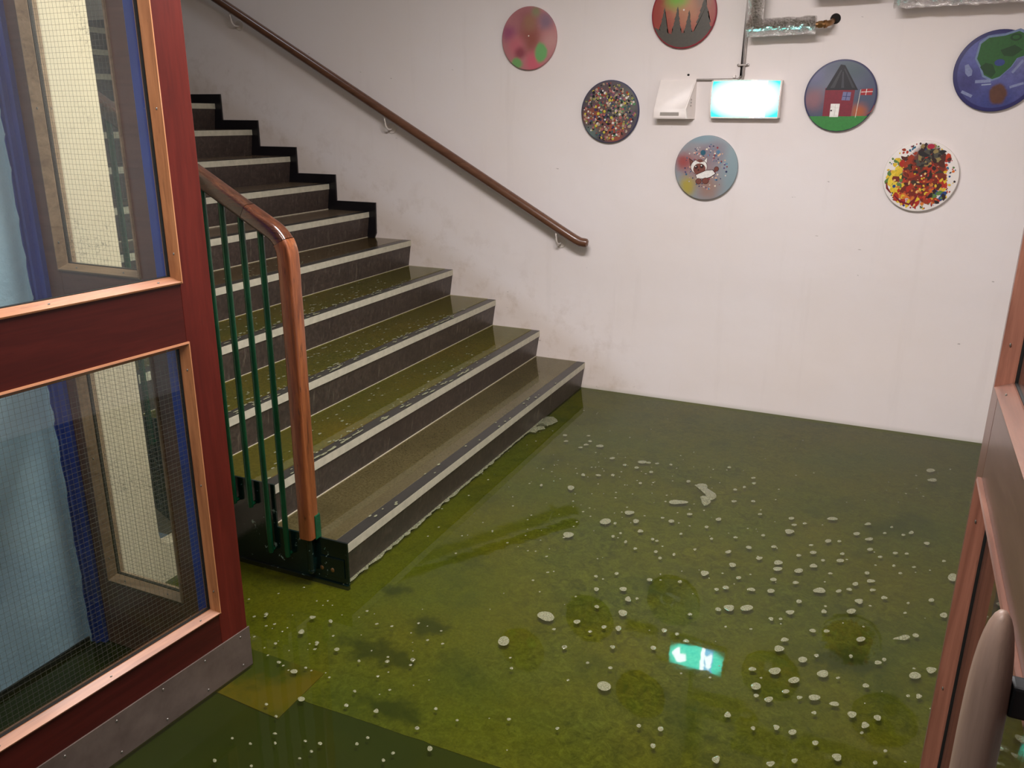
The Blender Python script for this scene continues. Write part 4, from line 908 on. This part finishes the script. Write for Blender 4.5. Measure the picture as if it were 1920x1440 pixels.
spl(60, lambda: (rr.gauss(-.62, .12), rr.gauss(-.15, .3)), [ye, ye, srgb(236, 204, 70), gn], .03, .085)
spl(50, lambda: (rr.gauss(-.1, .35), rr.gauss(-.6, .15)), [ye, red, srgb(130, 30, 36), srgb(216, 120, 50)], .02, .08)
spl(60, lambda: (rr.gauss(.5, .15), rr.gauss(.1, .35)), [red, srgb(200, 66, 34), ye, srgb(220, 110, 40)], .02, .08)
spl(150, lambda: (rr.gauss(0, .26), rr.gauss(.1, .38)), [srgb(120, 44, 32), srgb(84, 42, 34), srgb(160, 60, 34), red, srgb(70, 56, 44)], .02, .10)
spl(60, lambda: (rr.gauss(.12, .18), rr.gauss(.5, .2)), [dk, srgb(80, 76, 66), srgb(44, 40, 40), srgb(150, 130, 80)], .02, .07)
spl(90, lambda: (rr.gauss(.15, .4), rr.gauss(-.35, .3)), [srgb(216, 130, 60), ye, red, srgb(190, 74, 44), srgb(236, 190, 120)], .010, .035)
spl(14, lambda: (rr.gauss(.5, .18), rr.gauss(-.55, .15)), [dk, gn, bl_], .03, .07)
for p in ([(-.05, -.62), (-.2, -.8), (-.45, -.72), (-.62, -.56)], [(-.88, -.2), (-.84, -.36), (-.72, -.5)], [(.0, -.5), (-.08, -.72), (-.1, -.84)]): sh.append((stroke(p, .028), srgb(124, 26, 38)))
sh.append((circ(.16, .84, .10, 12, .7), srgb(176, 40, 66))); sh.append((circ(-.66, -.30, .045, 10), bl_)); sh.append((circ(.02, .02, .024, 8), srgb(236, 220, 200)))
disc('round white painting splattered with red, yellow and black paint', 1.678, 1.318, 0.167, m6, sh)
# 7 purple-blue with a green shape
m7 = art_mat('violet_blue_paint', srgb(70, 72, 128), [(-.5, .5, .6, .9, srgb(84, 88, 150)), (.2, -.3, .7, .9, srgb(92, 94, 148)), (-.7, -.3, .4, .8, srgb(60, 58, 112)), (.1, -.86, .6, .6, srgb(60, 66, 124)), (.12, -.60, (.24, .28), .3, srgb(92, 58, 44)), (.6, .2, .4, .9, srgb(104, 106, 150))], tex=0.25, edge=srgb(42, 40, 92))
lg = srgb(126, 134, 170); gr = srgb(44, 92, 44); gd = srgb(32, 66, 34)
gs = [(-.50, .30), (-.46, .66), (-.30, .80), (.05, .84), (.35, .94), (.62, .82), (.75, .55), (.62, .38), (.40, .30), (.30, .10), (.18, -.02), (.08, -.14), (-.08, -.20), (-.28, -.10), (-.36, .08)]
sh = [([(u*1.08-.01, (w-.3)*1.10+.3) for u, w in gs], srgb(110, 128, 160)), (gs, gr), (circ(.30, .80, .13, 12, .7), gd), (circ(.30, .8, .08, 10, .6), gr), (circ(.03, .20, .12, 12, .7), srgb(52, 66, 124)), ([(-.40, .10), (-.28, .20), (-.12, .16), (-.02, -.04), (-.10, -.16), (-.28, -.06)], gd), ([(.0, .5), (.3, .62), (.5, .5), (.3, .34), (.1, .36)], gd),
      (stroke([(-.72, .16), (-.64, -.02), (-.60, -.12)], .085), lg), (stroke([(-.46, -.26), (-.1, -.24)], .075), lg), (stroke([(-.74, -.50), (-.48, -.62)], .07), lg), (stroke([(.35, -.05), (.55, .25)], .06), lg), (stroke([(.35, -.40), (.65, -.30)], .06), lg), (stroke([(-.30, -.34), (-.08, -.32)], .03), srgb(150, 160, 186))]
disc('round violet-blue painting with a green shape, at the right edge of the wall', 1.925, 1.792, 0.176, m7, sh)

# ------------------------------------------------------------------ lit exit sign
def lit(name, col, s, corner=None):
    t = NT(name); e = t.n('ShaderNodeEmission')
    v = t.mapping(); sep = t.n('ShaderNodeSeparateXYZ'); t.l(v, sep.inputs[0])
    # the tube lights the middle of the panel more than its corners
    q = t.dist(v, (0.0, 0, 0.004), (1/0.180, 0, 1/0.098)); q = t.math('POWER', q, 4.0)
    f = t.mr(q, 0.5, 1.7, 1.0, 0.09)
    e.inputs[0].default_value = col
    t.l(t.math('MULTIPLY', f, s), e.inputs[1]); t.l(e.outputs[0], t.out.inputs[0]); return t.m
M['lit_green'] = lit('lit_green_film', (0.050, 0.86, 0.66, 1), 21)
M['lit_white'] = lit('lit_white_film', (0.85, 0.97, 1.0, 1), 30)
M['lit_blue'] = lit('lit_pale_blue_film', (0.16, 0.62, 1.0, 1), 20)
sx, sz = 0.821, 1.672
sg = thing('exit_sign', 'glowing cyan-white emergency exit sign box on the back wall', 'sign', (sx, -0.03, sz))
hw, hh = 0.166, 0.086
def ysurf(z): return -0.028-0.034*math.sqrt(max(0.0, 1-(z/0.098)**2))
def curved(x0, x1, z0, z1, off, nz=14):
    bm = bmesh.new(); rows = []
    for i in range(nz+1):
        z = z0+(z1-z0)*i/nz; rows.append((bm.verts.new((sx+x0, ysurf(z)-off, sz+z)), bm.verts.new((sx+x1, ysurf(z)-off, sz+z))))
    for a, b in zip(rows, rows[1:]): bm.faces.new((a[0], a[1], b[1], b[0]))
    return bm
def curved_poly(poly, off):
    """flat film shape wrapped onto the curved cover"""
    bm = bmesh.new(); us = [p[0] for p in poly]; ws = [p[1] for p in poly]
    f = bm.faces.new([bm.verts.new((u, 0, w)) for u, w in poly]); bmesh.ops.triangulate(bm, faces=[f])
    for i in range(1, 16):
        z = -hh+2*hh*i/16
        bmesh.ops.bisect_plane(bm, geom=bm.verts[:]+bm.edges[:]+bm.faces[:], plane_co=(0, 0, z), plane_no=(0, 0, 1))
    for v in bm.verts: v.co = Vector((sx+v.co.x, ysurf(v.co.z)-off, sz+v.co.z))
    return bm
bm = bmesh.new()
n = 16; zs = [-hh-0.004+2*(hh+0.004)*i/n for i in range(n+1)]
for x0, x1 in ((-hw-0.008, -hw), (hw, hw+0.008)):   # end caps
    P = [(-0.0015, sz+zs[0])]+[(ysurf(z)-0.003, sz+z) for z in zs]+[(-0.0015, sz+zs[-1])]
    prism(bm, P, 'x', sx+x0, sx+x1)
bx(bm, (sx-hw, -0.046, sz-hh-0.007), (sx+hw, -0.0015, sz-hh)); bx(bm, (sx-hw, -0.046, sz+hh), (sx+hw, -0.0015, sz+hh+0.007))
bx(bm, (sx-hw, -0.010, sz-hh), (sx+hw, -0.0015, sz+hh))
obj('housing', bm, M['plastic'], sg)
c = obj('lit_cover', curved(-hw, hw, -hh, hh, 0.0), M['lit_green'], sg); c['label'] = 'glowing green curved cover'
c = obj('pictogram_panel', curved(0.028, 0.105, -hh, hh, 0.0006), M['lit_blue'], sg)
obj('arrow', curved_poly([(-0.150, 0.0), (-0.108, 0.052), (-0.092, 0.052), (-0.112, 0.017), (-0.060, 0.017), (-0.060, -0.017), (-0.112, -0.017), (-0.092, -0.052), (-0.108, -0.052)], 0.0012), M['lit_white'], sg)
obj('door_symbol', curved_poly([(0.028, -hh), (0.028, hh), (0.052, hh), (0.052, 0.02), (0.046, -0.02), (0.052, -hh)], 0.0012), M['lit_white'], sg)
bm = curved_poly([(0.070, 0.062), (0.082, 0.068), (0.090, 0.060), (0.086, 0.048), (0.074, 0.048)], 0.0018)
obj('running_figure', bm, M['lit_white'], sg)
obj('running_figure', curved_poly([(0.056, 0.018), (0.070, 0.042), (0.092, 0.040), (0.102, 0.014), (0.094, 0.010), (0.086, 0.026), (0.084, 0.000), (0.098, -0.022), (0.100, -0.060), (0.090, -0.060), (0.086, -0.028), (0.070, -0.014), (0.066, -0.040), (0.050, -0.052), (0.047, -0.042), (0.058, -0.032), (0.064, 0.004), (0.070, 0.026), (0.062, 0.012)], 0.0018), M['lit_white'], sg)

# ------------------------------------------------------------------ white wedge-shaped unit left of the sign
ub = thing('wall_unit', 'small white wedge-shaped plastic box on the wall, left of the lit sign', 'box', (0.462, 0, 1.672))
bm = bmesh.new()
V = lambda *p: bm.verts.new(p)
b0, b1, b2, b3 = V(0.362, -0.001, 1.574), V(0.562, -0.001, 1.574), V(0.560, -0.001, 1.768), V(0.372, -0.001, 1.768)
f0, f1 = V(0.356, -0.070, 1.574), V(0.534, -0.070, 1.574)
g0, g1 = V(0.356, -0.071, 1.622), V(0.524, -0.071, 1.622)
h0, h1 = V(0.372, -0.020, 1.768), V(0.560, -0.018, 1.768)
for f in ((b0, b1, b2, b3), (f0, f1, g1, g0), (g0, g1, h1, h0), (b0, f0, f1, b1), (b3, b2, h1, h0), (b0, b3, h0, g0, f0), (b1, f1, g1, h1, b2)): bm.faces.new(f)
bmesh.ops.recalc_face_normals(bm, faces=bm.faces)
bmesh.ops.bevel(bm, geom=[e for e in bm.edges if all(abs(v.co.y) > 0.01 for v in e.verts)], offset=0.004, segments=2, affect='EDGES')
obj('housing', bm, M['plastic'], ub, smooth=True)
bm = box((0.392, -0.0722, 1.590), (0.492, -0.0690, 1.607), 0.0015); obj('slot', bm, M['plastic_grey'], ub)
bm = bmesh.new()
for i, z in enumerate((1.64, 1.655, 1.67)):
    bx(bm, (0.5445, -0.046+0.003*i, z-0.004), (0.5475, -0.034+0.003*i, z+0.004))
obj('status_window', bm, M['plastic_grey'], ub)
# conduits
cd = thing('cable_conduit', 'two thin grey conduits running down to the sign and white box', 'conduit', (0.80, 0, 1.9))
bm = bmesh.new(); tube(bm, [(0.783, -0.010, 2.70), (0.783, -0.010, 1.785), (0.776, -0.010, 1.772), (0.762, -0.010, 1.768), (0.560, -0.010, 1.768)], 0.0052, 10); obj('conduit_tube', bm, M['conduit'], cd, smooth=True)
bm = bmesh.new(); tube(bm, [(0.796, -0.010, 2.70), (0.796, -0.010, 1.79), (0.790, -0.012, 1.756)], 0.0052, 10); obj('conduit_tube', bm, M['conduit'], cd, smooth=True)
bm = box((0.770, -0.017, 1.832), (0.809, -0.001, 1.840), 0.001)
for x in (0.766, 0.813): sphere(bm, (x, -0.004, 1.836), 0.007, 8, 6, (1, .5, 1))
obj('clip', bm, M['conduit'], cd)
tag(obj('cable_clip', box((0.744, -0.014, 1.775), (0.757, -0.001, 1.790), 0.002), M['plastic']), 'tiny white square cable clip above the sign', 'clip')
bm = bmesh.new(); sphere(bm, (0.513, 0.0, 1.793), 0.007, 10, 6, (1, .2, .8)); tag(obj('wall_plug', bm, M['hole']), 'tiny dark plug hole in the wall above the white box', 'hole')
# ------------------------------------------------------------------ foil lagged pipes
def crumple(bm, amp, seed):
    from mathutils import noise
    for v in bm.verts:
        q = noise.noise_vector(v.co*26+Vector((seed, 0, 0)))*amp + noise.noise_vector(v.co*70+Vector((0, seed, 0)))*amp*0.5
        v.co += q
def dense(pts, step=0.012):
    out = []
    for a, b in zip(pts, pts[1:]):
        a = Vector(a); b = Vector(b); n = max(1, int((b-a).length/step))
        for i in range(n): out.append(a.lerp(b, i/n))
    out.append(Vector(pts[-1])); return out
pp = thing('foil_pipe', 'elbowed pipe in silver foil lagging ending in a brass fitting, above the lit sign', 'pipe', (0.84, 0, 2.0))
bm = bmesh.new(); tube(bm, dense([(0.842, -0.085, 2.70), (0.842, -0.085, 2.012)]), 0.038, 28); crumple(bm, 0.0055, 1); obj('lagging', bm, M['foil'], pp, smooth=True)
bm = bmesh.new(); tube(bm, dense([(0.808, -0.085, 2.0), (1.128, -0.085, 2.006)]), 0.041, 28); crumple(bm, 0.0045, 5); obj('lagging', bm, M['foil'], pp, smooth=True)
bm = bmesh.new(); tube(bm, [(1.115, -0.085, 2.006), (1.160, -0.085, 2.007), (1.178, -0.075, 2.010), (1.192, -0.045, 2.018), (1.196, -0.002, 2.030)], [0.013, 0.013, 0.014, 0.013, 0.012], 16)
tube(bm, [(1.138, -0.085, 2.006), (1.158, -0.085, 2.007)], 0.0175, 6); tube(bm, [(1.164, -0.083, 2.007), (1.174, -0.078, 2.009)], 0.018, 16)
obj('brass_elbow', bm, M['brass'], pp, smooth=True)
bm = bmesh.new(); tube(bm, [(1.206, -0.0015, 2.038), (1.206, 0.002, 2.038)], 0.024, 20); tag(obj('wall_hole', bm, M['hole']), 'dark hole in the wall where the brass pipe end goes in', 'hole')
p2 = thing('foil_pipe', 'short length of silver foil lagged pipe just showing at the top edge', 'pipe', (1.2, 0, 2.16))
bm = bmesh.new(); tube(bm, dense([(1.10, -0.10, 2.163), (1.385, -0.10, 2.168)]), 0.045, 28); crumple(bm, 0.0055, 9); obj('lagging', bm, M['foil'], p2, smooth=True)
bm = bmesh.new(); tube(bm, [(1.375, -0.10, 2.168), (1.40, -0.10, 2.168), (1.40, -0.10, 2.7)], 0.014, 14); obj('bare_pipe', bm, M['brass'], p2, smooth=True)
p3 = thing('foil_pipe', 'long silver foil lagged pipe at the top right corner', 'pipe', (1.7, 0, 2.10))
bm = bmesh.new(); tube(bm, dense([(1.460, -0.105, 2.118), (2.41, -0.105, 2.126)]), [0.046]+[0.056]*2000 if False else 0.056, 32); crumple(bm, 0.0065, 14); obj('lagging', bm, M['foil'], p3, smooth=True)
bm = bmesh.new(); tube(bm, dense([(1.470, -0.105, 2.135), (1.470, -0.105, 2.70)]), 0.047, 28); crumple(bm, 0.0055, 20); obj('lagging', bm, M['foil'], p3, smooth=True)

# ------------------------------------------------------------------ ceiling lamps (out of the frame, they carry the light)
def lamp(nm, lab, x, y, z, w, d):
    t = thing(nm, lab, 'lamp', (x, y, z))
    bm = box((x-w/2-.02, y-d/2-.02, z-0.005), (x+w/2+.02, y+d/2+.02, z+0.03), 0.004); obj('tray', bm, M['plastic'], t)
lamp('ceiling_lamp', 'flat white ceiling lamp over the lobby', 0.75, -2.35, 2.72, 1.3, 0.45)
lamp('ceiling_lamp', 'flat white ceiling lamp inside the doorway', 0.75, -4.3, 2.72, 1.1, 0.30)
bpy.context.view_layer.update()
